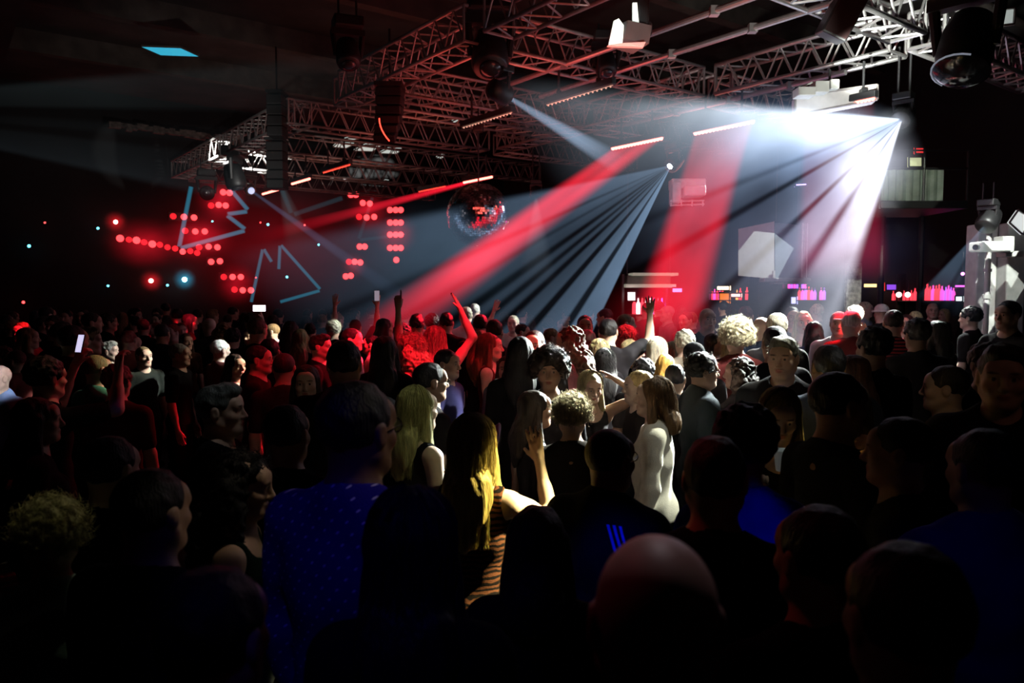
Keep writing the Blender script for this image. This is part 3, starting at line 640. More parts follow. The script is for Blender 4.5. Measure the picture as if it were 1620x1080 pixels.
def row(x0, x1, y, n, cols, grp, lab, skip=.1, sc=1.):
    for k in range(n):
        if rb.random() < skip: continue
        p = onR(x0 + (x1 - x0) * (k + .5) / n, y, .25); c_ = cols[k % len(cols)]
        bottle(p, c_, grp, lab, sc * rb.uniform(.85, 1.1))
bar_unit(1122, 1186, (474, 462), 'back bar shelf with the orange menu board, right of the red curtain')
bar_unit(1238, 1312, (474, 456), 'back bar shelf with pink and violet bottles under the display box')
bar_unit(1420, 1530, (475,), 'back bar shelf with the row of red lit bottles on the far right')
row(1124, 1145, 474, 5, ['red', 'pink'], 'bottles left of the orange menu board', 'red pink bottle on the shelf left of the orange menu board')
row(1158, 1184, 474, 5, ['red', 'amber'], 'bottles right of the orange menu board', 'red amber bottle on the shelf right of the orange menu board')
row(1246, 1276, 456, 7, ['pink', 'purple'], 'bottles on the upper shelf under the display box', 'magenta bottle on the upper shelf under the display box', sc=.8)
row(1262, 1306, 474, 9, ['red', 'pink', 'purple'], 'bottles on the lower shelf under the display box', 'pink or violet bottle on the lower shelf under the display box')
row(1464, 1492, 475, 6, ['red', 'red', 'pink'], 'tall red bottles on the far right shelf', 'tall red lit bottle on the far right shelf', 0, 1.1)
row(1494, 1510, 475, 4, ['purple', 'pink'], 'violet bottles right of the red ones', 'violet lit bottle just right of the tall red ones', 0)
row(1410, 1450, 475, 7, ['red'], 'dim red bottles around the two round lamps', 'dim red bottle near the two round lamps of the back bar', .2, .8)
# front bar under the canopy
e = empty('bar_counter', W(1020, 470, 13.6) * Vector((1, 1, 0)) if False else Vector((W(1020, 470, 13.8).x, 13.8, 0)), 'island bar counter under the white canopy, lit red', 'bar counter')
x0, x1 = W(988, 470, 13.8).x, W(1058, 470, 13.8).x
child(MB().bevbox(((x0 + x1) / 2, 13.8, .55), (x1 - x0, .6, 1.1), .03), 'counter', m_ctr, e)
child(MB().bevbox(((x0 + x1) / 2, 14.1, 1.66), (x1 - x0, .25, .03), .005), 'shelf', m_ctr, e)
b = MB()
for x in (x0, x1): b.box((x, 14.1, 1.2), (.04, .25, 2.4))
child(b, 'post', m_ctr, e)
for k, c_ in enumerate(['red', 'white', 'red', 'white', 'white', 'pink', 'red', 'purple']):
    bottle(Vector((x0 + .22 + k * .072, 14.08, 1.68)), c_, 'bottles on the island bar shelf', 'bright bottle on the island bar shelf under the canopy')
def sign(pts, th, g, label, name='lit_sign', cat='sign'):
    return plate(name, pts, th, g, label, cat, 'lit_face', edge=m_blk)
def signR(x0, y0, x1, y1, g, label, off=.3, name='lit_sign', cat='sign'):
    return sign([onR(x0, y0, off), onR(x1, y0, off), onR(x1, y1, off), onR(x0, y1, off)], VD * .05, g, label, name, cat)
signR(1138, 462, 1154, 480, glow('orange_board', (1., .25, .04), .9), 'orange glowing menu board on the back bar')
signR(1134, 452, 1154, 459, glow('warm_white_sign', (1., .8, .55), 3), 'warm white lit sign above the orange menu board', .35)
signR(1156, 464, 1172, 470, glow('pink_white_sign', (1., .5, .45), 2.5), 'pink white lit strip right of the orange menu board', .4)
signR(1366, 448, 1388, 455, glow('yellow_sign', (1., .65, .25), 2.2), 'yellow orange lit sign right of the pale pillar')
signR(1390, 447, 1398, 460, glow('red_board', (1., .04, .04), 1.1), 'red lit panel beside the violet screen')
signR(1388, 460, 1395, 471, glow('amber_board', (1., .5, .2), 1.6), 'amber lit panel below the red one', .35)
signR(1402, 449, 1419, 459, glow('violet_screen', (.30, .08, .85), 1.0), 'violet lit screen on the right wall', name='screen', cat='screen')
signR(1510, 450, 1530, 455, glow('magenta_strip', (1., .15, .95), 1.6), 'magenta light strip above the violet bottles', .35)
signR(1511, 468, 1523, 477, glow('cool_white', (.85, .95, 1.), 1.3), 'small white lit screen right of the violet bottles', .7, 'screen', 'screen')
signR(1251, 469, 1260, 481, glow('blue_white', (.45, .45, 1.), 1.8), 'blue white screen below the pink bottles', .4, 'screen', 'screen')
sign([W(992, 461, 13.6), W(1006, 461, 13.6), W(1006, 476, 13.6), W(992, 476, 13.6)], (0, .05, 0), glow('bar_screen', (1., .75, .8), 3), 'bright white pink screen at the left end of the island bar', 'screen', 'screen')
sign([W(1063, 455, 13.7), W(1080, 455, 13.7), W(1080, 463, 13.7), W(1063, 463, 13.7)], (0, .05, 0), glow('bar_pink', (1., .2, .7), 2.2), 'small magenta lit sign right of the island bar')
sign([W(1258, 290, 11.5), W(1277, 289, 11.5), W(1277, 294, 11.5), W(1258, 295, 11.5)], (0, .04, 0), glow('violet_bar', (.5, .35, 1.), 2.5), 'short violet lit strip in the beam, above the display box')
for x, lab in ((1422, 'left one of two round pink white lamps on the back bar'), (1436, 'right one of two round pink white lamps on the back bar')):
    p = onR(x, 466, .5); e = empty('globe_lamp', p, lab, 'lamp'); child(MB().sph(p, 4.2 * p.y / F, 14), 'globe', glow('globe', (1., .7, .68), 4), e, True); child(MB().tube(p, p + Vector((0, 0, .3)), .012), 'rod', m_blk, e)
p = W(1523, 433, 10); e = empty('globe_lamp', p, 'single magenta round lamp under the small blue fan', 'lamp'); child(MB().sph(p, .022, 12), 'globe', glow('magenta_globe', (1., .2, .9), 5), e, True); child(MB().tube(p, p + Vector((0, 0, .3)), .006), 'rod', m_blk, e)
# pillars
m_pil = mat('pale_rough_pillar', (.42, .42, .38), .8, var=.5, scale=14, bump=.6)
def pillar(px0, px1, Y, label, m, z1=HT):
    a = W(px0, 460, Y); b_ = W(px1, 460, Y); w_ = b_.x - a.x; e = empty('pillar', Vector(((a.x + b_.x) / 2, Y, 0)), label, 'pillar')
    child(MB().bevbox(((a.x + b_.x) / 2, Y, z1 / 2), (w_, w_, z1), .02), 'shaft', m, e); child(MB().bevbox(((a.x + b_.x) / 2, Y, .06), (w_ * 1.15, w_ * 1.15, .12), .02), 'plinth', m, e)
    return e
pillar(1334, 1358, 14.6, 'pale rough pillar behind the crowd under the dark red curtain', m_pil, 2.62)
pillar(1534, 1566, 10.6, 'pillar at the right edge lit white in slanted patches', mat('white_pillar', (.75, .76, .72), .8), 3.0)
pillar(1582, 1612, 10.4, 'dark pillar at the far right with one pale patch', mat('grey_pillar', (.45, .46, .44), .8), 3.0)
p = W(1562, 440, 10.1); e = empty('downpipe', Vector((p.x, 10.1, 0)), 'pale vertical pipe on the lit pillar at the right edge', 'pipe')
child(MB().tube((p.x, 10.1, 0), (p.x, 10.1, 3.0), .035, seg=12), 'tube', m_gry, e, True); child(MB().tube((p.x, 10.1, 2.0), (p.x, 10.1, 2.05), .05, seg=12).tube((p.x, 10.1, 2.35), (p.x, 10.1, 2.39), .05, seg=12), 'collar', m_gry, e)
e = empty('projector', W(1575, 388, 9.6), 'white projector on a shelf under the small blue fan lamp, right edge', 'projector')
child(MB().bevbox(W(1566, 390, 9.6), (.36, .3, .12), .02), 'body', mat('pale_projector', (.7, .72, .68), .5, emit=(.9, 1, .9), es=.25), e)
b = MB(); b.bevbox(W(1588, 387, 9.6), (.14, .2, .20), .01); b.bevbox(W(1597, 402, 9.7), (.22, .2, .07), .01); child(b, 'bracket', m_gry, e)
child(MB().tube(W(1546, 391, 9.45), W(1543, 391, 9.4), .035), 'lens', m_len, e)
plate('painted_light_patch', [W(1597, 352, 10), W(1611, 332, 10), W(1632, 345, 10), W(1618, 371, 10)], (0, .05, 0), mat('white_painted_light', (.8, .8, .8), .6, emit=(.95, 1., .98), es=.7), 'tilted white square patch of painted light at the right edge', 'panel')  # square of gobo light painted as a glowing plate
# gallery with DJ desk on the right
gz = W(1440, 330, 12.2).z
e = empty('gallery', Vector((W(1450, 300, 12.2).x, 12.2, 0)), 'raised gallery on the right with a green grey cloth front', 'gallery')
gx0, gx1 = W(1392, 300, 12.2).x, W(1530, 300, 12.2).x
child(MB().bevbox(((gx0 + gx1) / 2, 12.9, gz + .06), (gx1 - gx0, 1.5, .12), .01), 'deck', m_blk, e)
b = MB(); n = 26
for k in range(n):
    xa = gx0 + (gx1 - gx0) * .72 * k / n; xb = gx0 + (gx1 - gx0) * .72 * (k + 1) / n
    b.prism([(xa, 12.2 + .02 * math.sin(k * 1.9), gz), (xb, 12.2 + .02 * math.sin((k + 1) * 1.9), gz), (xb, 12.2 + .02 * math.sin((k + 1) * 1.9), gz + .60), (xa, 12.2 + .02 * math.sin(k * 1.9), gz + .60)], (0, .01, 0))
child(b, 'cloth_front', mat('green_grey_cloth', (.20, .24, .20), .9, var=.3, scale=4), e)
b = MB(); b.tube((gx0, 12.2, gz + .62), (gx1, 12.2, gz + .62), .02); b.tube((gx0, 12.2, gz + .9), (gx1, 12.2, gz + .9), .015)
for x in (gx0, (gx0 + gx1) / 2, gx1): b.tube((x, 12.2, gz), (x, 12.2, gz + .9), .02); b.tube((x, 13.5, 0), (x, 13.5, gz), .05)
child(b, 'railing', m_blk, e)
for q, g, lab in (((1448, 233, 1462, 243), glow('red_monitor', (1., .04, .04), .9), 'small red lit screen above the gallery'), ((1438, 248, 1459, 264), glow('cream_monitor', (.75, .8, .45), .6), 'cream yellow lit screen on the gallery')):
    x0_, y0_, x1_, y1_ = q; sign([W(x0_, y0_, 12.7), W(x1_, y0_, 12.7), W(x1_, y1_, 12.7), W(x0_, y1_, 12.7)], (0, .05, 0), g, lab, 'screen', 'screen')
# ------------------------------------------------------------------ people: signed distance fields turned into one smooth mesh
def nets(f, xs, ys, zs):
    s = f < 0
    c = s[:-1, :-1, :-1].astype(np.int8)
    tot = np.zeros(c.shape, np.int8)
    for a in (0, 1):
        for b in (0, 1):
            for d in (0, 1):
                tot += s[a:s.shape[0] - 1 + a, b:s.shape[1] - 1 + b, d:s.shape[2] - 1 + d]
    I, J, K = np.nonzero((tot > 0) & (tot < 8))
    n = len(I); ids = np.full(c.shape, -1, np.int32); ids[I, J, K] = np.arange(n)
    acc = np.zeros((n, 3)); cnt = np.zeros(n)
    for ax in range(3):
        o = [0, 1, 2]; o.remove(ax)
        for a in (0, 1):
            for b in (0, 1):
                d0 = [0, 0, 0]; d0[o[0]] = a; d0[o[1]] = b
                d1 = list(d0); d1[ax] = 1
                f0 = f[I + d0[0], J + d0[1], K + d0[2]]; f1 = f[I + d1[0], J + d1[1], K + d1[2]]
                m = (f0 < 0) != (f1 < 0)
                t = np.where(m, f0 / np.where(m, f0 - f1, 1), 0)
                P0 = np.stack((xs[I + d0[0]], ys[J + d0[1]], zs[K + d0[2]]), 1)
                P1 = np.stack((xs[I + d1[0]], ys[J + d1[1]], zs[K + d1[2]]), 1)
                P = P0 + (P1 - P0) * t[:, None]
                acc += P * m[:, None]; cnt += m
    V = acc / cnt[:, None]
    quads = []
    for ax in range(3):
        sa = [slice(None)] * 3; sb = [slice(None)] * 3
        sa[ax] = slice(0, -1); sb[ax] = slice(1, None)
        df = s[tuple(sa)] != s[tuple(sb)]
        i, j, k = np.nonzero(df)
        o = [(1, 2), (2, 0), (0, 1)][ax]
        P = [i, j, k]
        ok = (P[o[0]] > 0) & (P[o[1]] > 0) & (P[o[0]] < f.shape[o[0]] - 1) & (P[o[1]] < f.shape[o[1]] - 1)
        P = [q[ok] for q in P]
        inside = s[P[0], P[1], P[2]]
        def cell(da, db):
            Q = [q.copy() for q in P]; Q[o[0]] = Q[o[0]] - da; Q[o[1]] = Q[o[1]] - db
            return ids[Q[0], Q[1], Q[2]]
        q = np.stack((cell(1, 1), cell(0, 1), cell(0, 0), cell(1, 0)), 1)
        q[~inside] = q[~inside][:, ::-1]
        quads.append(q)
    return V, np.concatenate(quads)
def np_mesh(name, V, Q, smooth=True):
    me = bpy.data.meshes.new(name)
    me.vertices.add(len(V)); me.vertices.foreach_set('co', np.asarray(V, np.float32).ravel())
    me.loops.add(Q.size); me.loops.foreach_set('vertex_index', Q.astype(np.int32).ravel())
    w = Q.shape[1]
    me.polygons.add(len(Q)); me.polygons.foreach_set('loop_start', np.arange(len(Q), dtype=np.int32) * w)
    me.update(calc_edges=True)
    if smooth: me.polygons.foreach_set('use_smooth', np.ones(len(Q), bool))
    return me
def axis(lo, hi, base, fine):
    pts = [lo]; x = lo
    while x < hi:
        h = base
        for (a, b, st) in fine:
            if a - base < x < b: h = min(h, st)
        x += h; pts.append(x)
    return np.array(pts, np.float64)
class Sdf:
    def __init__(s, lo, hi, base, fine=()):
        # fine: boxes (lo, hi, step)
        s.ax = [axis(lo[a], hi[a], base, [(l[a], h[a], st) for (l, h, st) in fine]) for a in range(3)]
        s.f = np.full([len(a) for a in s.ax], 9.0, np.float32); s.base = base
    def sub(s, lo, hi):
        sl = []
        for a in range(3):
            i0 = max(0, np.searchsorted(s.ax[a], lo[a]) - 1); i1 = min(len(s.ax[a]), np.searchsorted(s.ax[a], hi[a]) + 1)
            if i1 <= i0: return None, None
            sl.append(slice(i0, i1))
        X, Y, Z = np.ix_(*[s.ax[a][sl[a]].astype(np.float32) for a in range(3)])
        return tuple(sl), (X, Y, Z)
    def put(s, sl, d, k, op):
        g = s.f[sl]
        if op == '+':
            h = np.clip(.5 + .5 * (g - d) / k, 0, 1); s.f[sl] = g * (1 - h) + d * h - k * h * (1 - h)
        else:
            h = np.clip(.5 - .5 * (g + d) / k, 0, 1); s.f[sl] = g * (1 - h) - d * h + k * h * (1 - h)
    def cap(s, a, b, ra, rb, k=.02, flat=1., op='+', M=None, infl=0.):
        # tapered capsule; flat squeezes it along y (body depth)
        a = np.array(a, float); b = np.array(b, float); ra += infl; rb += infl
        if M is not None: a = M(a); b = M(b)
        m = max(ra, rb) * max(1, flat) + k + 2.5 * s.base
        sl, G = s.sub(np.minimum(a, b) - m, np.maximum(a, b) + m)
        if sl is None: return
        X, Y, Z = G; ab = b - a; fl = 1 / flat
        x = X - a[0]; y = (Y - a[1]) * fl; z = Z - a[2]; q = np.array([ab[0], ab[1] * fl, ab[2]])
        t = np.clip((x * q[0] + y * q[1] + z * q[2]) / max(1e-9, q @ q), 0, 1)
        d = np.sqrt((x - q[0] * t) ** 2 + (y - q[1] * t) ** 2 + (z - q[2] * t) ** 2) - (ra + (rb - ra) * t)
        s.put(sl, d * min(1, flat), k, op)
    def ell(s, c, r, k=.02, op='+', M=None, infl=0., rot=None, noise=None):
        c = np.array(c, float); r = np.array(r, float) + infl
        Rm = None
        if M is not None: c = M(c); Rm = M.R
        if rot is not None: Rm = rot if Rm is None else Rm @ rot
        m = r.max() + k + 2.5 * s.base
        sl, G = s.sub(c - m, c + m)
        if sl is None: return
        X, Y, Z = G[0] - c[0], G[1] - c[1], G[2] - c[2]
        if Rm is not None:
            X, Y, Z = (Rm[0, 0] * X + Rm[1, 0] * Y + Rm[2, 0] * Z, Rm[0, 1] * X + Rm[1, 1] * Y + Rm[2, 1] * Z, Rm[0, 2] * X + Rm[1, 2] * Y + Rm[2, 2] * Z)
        k0 = np.sqrt((X / r[0]) ** 2 + (Y / r[1]) ** 2 + (Z / r[2]) ** 2)
        k1 = np.sqrt((X / r[0] ** 2) ** 2 + (Y / r[1] ** 2) ** 2 + (Z / r[2] ** 2) ** 2)
        d = k0 * (k0 - 1) / np.maximum(k1, 1e-6)
        s.put(sl, d, k, op)
    def plane(s, n, o, k=.01):        # keep the side where n.(p-o) < 0
        n = np.array(n, float); n /= np.linalg.norm(n)
        X, Y, Z = np.ix_(*[a.astype(np.float32) for a in s.ax])
        d = n[0] * (X - o[0]) + n[1] * (Y - o[1]) + n[2] * (Z - o[2])
        h = np.clip(.5 - .5 * (s.f - d) / k, 0, 1)
        s.f = (s.f * (1 - h) + d * h + k * h * (1 - h)).astype(np.float32)
    def ripple(s, amp, fr, seed=0, zst=1.):
        X, Y, Z = np.ix_(*[a.astype(np.float32) for a in s.ax])
        p = seed * 1.7
        w = np.sin(fr * X + 2.1 * np.sin(fr * .6 * Z * zst + p)) * np.sin(fr * .8 * Z * zst + 1.3 * np.sin(fr * .7 * Y + p)) + .6 * np.sin(fr * 1.7 * Y + 1.9 * np.sin(fr * Z * zst + p)) * np.sin(fr * 1.3 * X + p)
        s.f += (amp * w).astype(np.float32)
    def mesh(s, name, smooth=1):
        V, Q = nets(s.f, *s.ax)
        if smooth:
            n = len(V)
            e = np.concatenate([Q[:, [0, 1]], Q[:, [1, 2]], Q[:, [2, 3]], Q[:, [3, 0]]])
            deg = np.bincount(e[:, 0], minlength=n) + np.bincount(e[:, 1], minlength=n)
            for _ in range(smooth):
                A = np.stack([np.bincount(e[:, 0], V[e[:, 1], a], n) + np.bincount(e[:, 1], V[e[:, 0], a], n) for a in range(3)], 1) / np.maximum(deg, 1)[:, None]
                V = V * .6 + A * .4
        return V, Q
class Head:                           # head frame: yaw (deg, + = to the person's right), pitch (deg, + = down)
    def __init__(s, c, yaw, pitch, roll=0):
        s.c = np.array(c, float)
        s.R = np.array(Matrix.Rotation(R(-yaw), 3, 'Z') @ Matrix.Rotation(R(-pitch), 3, 'X') @ Matrix.Rotation(R(roll), 3, 'Y'))
    def __call__(s, p): return s.c + s.R @ np.asarray(p, float)
    def inv(s, P): return (P - s.c) @ s.R

ARMS = {   # per side: upper arm direction, forearm direction (x is outward), hand pose
    'down': ((.16, .02, -1), (.05, .25, -1), 'relax'),
    'bent': ((.22, .05, -1), (-.25, .9, .25), 'grip'),
    'bentlow': ((.2, -.05, -1), (-.3, .95, -.2), 'grip'),
    'chest': ((.3, .25, -1), (-.7, .5, .6), 'grip'),
    'up': ((.45, .15, 1), (.0, .15, 1), 'open'),
    'point': ((.5, .15, .9), (-.12, .1, 1), 'point'),
    'upout': ((.9, .2, .6), (.5, .3, .9), 'open'),
    'phone': ((.35, .75, .1), (-.35, .55, .9), 'grip'),
    'head': ((1., .2, .35), (-1.1, .0, .55), 'flat'),
    'chin': ((.35, .5, -.55), (-.35, .25, 1.1), 'relax'),
    'reach': ((.9, .7, -.1), (.2, 1., .25), 'open'),
    'fwdup': ((.3, .8, .45), (.0, .45, 1), 'open'),
    'hip': ((.7, -.1, -.8), (-.6, .3, -.55), 'flat'),
}
def V3(*a): return np.array(a, float)
def nrm(v): v = np.asarray(v, float); return v / np.linalg.norm(v)
def skeleton(sex, build, arms, yaw, pitch, lean):
    fem = sex == 'f'
    sw = (.160 if fem else 0.181) * (1 + (build - 1) * .4)
    S = dict(fem=fem, b=build, sw=sw)
    S['neck'] = V3(0, -.012 + lean * .9, 1.475)
    S['head'] = Head(V3(0, .012 + lean * 1.15, 1.632), yaw, pitch)
    S['arms'] = []
    for i, sd in enumerate((-1, 1)):       # -1 = person's left is -x? local +x is the person's right (facing +y)
        u, fo, hp = ARMS[arms[i]]
        sh = V3(sd * sw, -.01 + lean * .85, 1.405)
        el = sh + nrm((sd * u[0], u[1], u[2])) * .285
        if u[2] > .3: sh[2] += .03; sh[0] -= sd * .015; el[2] += .03
        wr = el + nrm((sd * fo[0], fo[1], fo[2])) * .25
        S['arms'].append((sd, sh, el, wr, hp))
    S['lean'] = lean
    return S
def put_torso(g, S, infl=0., k=.04, skirt=0.):
    b = S['b']; l = S['lean']
    if S['fem']:
        g.ell((0, -.005 + l * .6, 1.27), (.142 * b, .100 * b, .175), k, infl=infl)
        g.ell((0, l * .3, 1.09), (.125 * b, .088 * b, .12), k, infl=infl)
        g.ell((0, -.012, .94), (.165 * b, .118 * b, .13), k, infl=infl + skirt)
        for sd in (-1, 1): g.ell((sd * .065, .075 * b + l * .6, 1.275), (.058, .058, .058), k * .8, infl=infl)
    else:
        g.ell((0, -.005 + l * .65, 1.29), (.168 * b, .110 * b, .19), k, infl=infl)
        g.ell((0, l * .3, 1.09), (.148 * b, .102 * b, .16), k, infl=infl)
        g.ell((0, -.008, .94), (.155 * b, .112 * b, .12), k, infl=infl + skirt)
    g.cap((-S['sw'] * .86, -.012 + l * .85, 1.40), (S['sw'] * .86, -.012 + l * .85, 1.40), .055, .055, .05, infl=infl)
    g.cap((-S['sw'] * .55, -.02 + l * .85, 1.43), (0, -.02 + l * .9, 1.475), .04, .05, .05, infl=infl)
    g.cap((S['sw'] * .55, -.02 + l * .85, 1.43), (0, -.02 + l * .9, 1.475), .04, .05, .05, infl=infl)
def put_arm(g, S, i, infl=0., upto=1.0, flare=0.):
    sd, sh, el, wr, hp = S['arms'][i]; w = (.85 if S['fem'] else 1.) * (.7 + .3 * S['b'])
    g.cap(sh, sh + (el - sh) * .45, 0.051 * w, .047 * w, .03, infl=infl)
    t = min(1, upto * 2)
    g.cap(sh, sh + (el - sh) * t, .047 * w, (.047 - .008 * t) * w, .025, infl=infl + (flare if upto < .5 else 0))
    if upto > .5:
        t = (upto - .5) * 2; e2 = el + (wr - el) * t
        g.cap(el, e2, .040 * w, (.040 - .014 * t) * w, .02, infl=infl)
        g.cap(el + (e2 - el) * .05, el + (e2 - el) * .5, .041 * w, .036 * w, .02, infl=infl)
def put_leg(g, sd, infl=0., fem=False, low=.09, b=1.):
    g.cap((sd * .088, -.005, .90), (sd * .098, .0, .50), .083 * b, .055, .04, infl=infl)
    g.cap((sd * .098, .0, .50), (sd * .102, -.02, .34), .052, .055, .03, infl=infl)
    g.cap((sd * .102, -.02, .34), (sd * .105, -.015, low), .052, .036, .03, infl=infl)
def put_hand(g, S, i):
    sd, sh, el, wr, hp = S['arms'][i]; f = nrm(wr - el)
    sc = .93 if S['fem'] else 1.03
    # palm normal faces inwards (towards the body mid-line) for hanging hands, forwards for raised ones
    ref = V3(-sd, 0, 0) if f[2] < .3 else V3(0, 1, 0)
    if hp == 'flat': ref = V3(0, 0, -1)
    n = nrm(ref - f * (ref @ f)); s = np.cross(f, n) * (1 if sd > 0 else -1)   # s: thumb side
    if f[2] < .3 and s[1] < 0: s = -s
    if f[2] >= .3 and s[0] * sd > 0: s = -s
    g.cap(wr, wr + f * .03 * sc, .023 * sc, .024 * sc, .012)
    for q in (-.026, -.009, .009, .026):
        g.cap(wr + f * .025 * sc + s * q * .6 * sc, wr + f * .088 * sc + s * q * sc, .0145 * sc, .0115 * sc, .010)
    curl = {'relax': .5, 'grip': 1.25, 'open': .12, 'point': 1.6, 'flat': .15}[hp]
    for j, (q, L) in enumerate(((.027, .062), (.009, .070), (-.009, .066), (-.027, .052))):
        cu = curl
        if hp == 'point': cu = .05 if j == 0 else 1.7
        sp = {'open': .14, 'relax': .03, 'grip': .02, 'point': 0, 'flat': .05}[hp] * (1.5 - j) / 1.5
        p = wr + (f * .090 + s * q) * sc; a = cu * .5; segs = (.5, .28, .22)
        for m_, w in enumerate(segs):
            d = nrm(f * math.cos(a) + n * math.sin(a) + s * sp)
            p2 = p + d * L * w * sc * 1.25
            g.cap(p, p2, (.0092 - .0008 * m_) * sc, (.0086 - .0008 * m_) * sc, .004); p = p2; a += cu * .6
    tp = wr + (f * .028 + s * .022) * sc
    op = {'open': 1.0, 'flat': .9, 'relax': .45, 'grip': .4, 'point': .3}[hp]
    t1 = tp + nrm(f * 1. + s * op + n * .35) * .038 * sc; t2 = t1 + nrm(f * 1. + s * op * .6 + n * (.3 + curl * .4)) * .032 * sc
    g.cap(tp, t1, .0135 * sc, .0105 * sc, .010); g.cap(t1, t2, .0105 * sc, .0085 * sc, .004)
def put_head(g, S, infl=0.):
    M = S['head']; fem = S['fem']; j = .92 if fem else 1.0
    g.ell((0, -.014, .032), (.076, .096, .086), .03, M=M)
    g.ell((0, .022, -.025), (.062 * j, .070, .085), .03, M=M)
    g.ell((0, .050, -.080), (.040 * j, .036, .030), .03, M=M)
    for sd in (-1, 1):
        g.cap((sd * .056 * j, -.005, -.045), (sd * .022 * j, .060, -.088), .020, .018, .03, M=M)
        g.ell((sd * .040, .058, -.020), (.026, .026, .024), .02, M=M)
    g.ell((0, .070, .045), (.055, .024, .035), .03, M=M)
    g.cap((-.038, .080, .027), (.038, .080, .027), .010 if fem else .013, .010 if fem else .013, .015, M=M)
    for sd in (-1, 1):
        g.ell((sd * .031, .103, .008), (.019, .018, .012), .012, op='-', M=M)
        g.ell((sd * .031, .077, .008), (.0135, .0130, .0125), .004, M=M)
    g.cap((0, .089, .018), (0, .111, -.022), .0075, .0105, .012, M=M)
    g.ell((0, .099, -.028), (.0175, .013, .0095), .008, M=M)
    g.ell((0, .088, -.051), (.024, .012, .0065), .006, M=M)
    g.ell((0, .086, -.0635), (.020, .012, .0080), .005, M=M)
    g.ell((0, .0985, -.0575), (.026, .006, .0018), .003, op='-', M=M)
    g.ell((0, .078, -.090), (.018, .017, .015), .015, M=M)
    for sd in (-1, 1):
        g.ell((sd * .079, -.010, .002), (.010, .021, .031), .006, M=M)
        g.ell((sd * .090, -.004, .004), (.006, .011, .018), .005, op='-', M=M)
    nk = .046 if fem else .056
    g.cap(M(V3(0, -.022, -.055)), S['neck'] + V3(0, .004, -.01), nk, nk * 1.06, .03)
    g.cap(S['neck'] + V3(0, 0, -.01), S['neck'] + V3(0, -.005, -.07), nk * 1.1, .07, .05)
def bounds(S):
    P = [V3(-.26, -.2, -.01), V3(.26, .22, 1.80)]
    for a in S['arms']: P += [a[1], a[2], a[3] + nrm(a[3] - a[2]) * .22]
    P = np.array(P); return P.min(0) - .09, P.max(0) + .09
def make_body(S, fine, facecol):
    lo, hi = bounds(S); hc = S['head'].c
    fb = [(hc - .14, hc + .15, fine)]
    for a in S['arms']:
        h = a[3] + nrm(a[3] - a[2]) * .08; fb.append((h - .09, h + .09, min(.0065, fine * 1.3)))
    g = Sdf(lo, hi, .011, fb)
    put_torso(g, S)
    for i in (0, 1): put_arm(g, S, i); put_hand(g, S, i)
    for sd in (-1, 1):
        put_leg(g, sd); g.cap((sd * .105, -.03, .04), (sd * .115, .12, .03), .038, .028, .03)
    put_head(g, S)
    V, Q = g.mesh('body', 1)
    me = np_mesh('person', V, Q)
    # surface colour: lips, eyes, brows, ears
    P = S['head'].inv(V); col = np.ones((len(V), 4), np.float32)
    def blob(c, r, rgb, sharp=2.):
        d = np.sqrt((((P - c) / r) ** 2).sum(1)); w = np.clip((1 - d) * sharp, 0, 1)[:, None]
        col[:, :3] = col[:, :3] * (1 - w) + np.array(rgb) * w
    if facecol:
        blob(V3(0, .095, -.057), V3(.026, .02, .015), (.75, .38, .38))
        for sd in (-1, 1):
            blob(V3(sd * .031, .09, .008), V3(.016, .014, .0085), (1.3, 1.35, 1.45), 3)
            blob(V3(sd * .031, .092, .008), V3(.0085, .02, .0085), (.05, .04, .03), 4)
            blob(V3(sd * .034, .092, .031), V3(.024, .02, .0065), (.14, .11, .10), 2.5)
            blob(V3(sd * .045, .07, -.022), V3(.03, .03, .03), (1., .82, .80), .8)
    if facecol == 2:                  # stubble
        blob(V3(0, .06, -.085), V3(.06, .07, .048), (.42, .36, .34), 1.2); 
    at = me.color_attributes.new('tone', 'FLOAT_COLOR', 'POINT'); at.data.foreach_set('color', col.ravel())
    return me
def skin(name, col):
    if name in MATS: return MATS[name]
    m, nt, b = nodes(name)
    a = nt.nodes.new('ShaderNodeAttribute'); a.attribute_name = 'tone'
    n = nt.nodes.new('ShaderNodeTexNoise'); n.inputs['Scale'].default_value = 30
    tc = nt.nodes.new('ShaderNodeTexCoord'); nt.links.new(tc.outputs['Object'], n.inputs['Vector'])
    mx = nt.nodes.new('ShaderNodeMix'); mx.data_type = 'RGBA'; mx.inputs['A'].default_value = (*[c * .9 for c in col], 1); mx.inputs['B'].default_value = (*[min(1, c * 1.1) for c in col], 1)
    nt.links.new(n.outputs['Fac'], mx.inputs['Factor'])
    mu = nt.nodes.new('ShaderNodeMix'); mu.data_type = 'RGBA'; mu.blend_type = 'MULTIPLY'; mu.inputs['Factor'].default_value = 1
    nt.links.new(mx.outputs['Result'], mu.inputs['A']); nt.links.new(a.outputs['Color'], mu.inputs['B'])
    nt.links.new(mu.outputs['Result'], b.inputs['Base Color'])
    b.inputs['Roughness'].default_value = .5; b.inputs['Specular IOR Level'].default_value = .4
    MATS[name] = m; return m
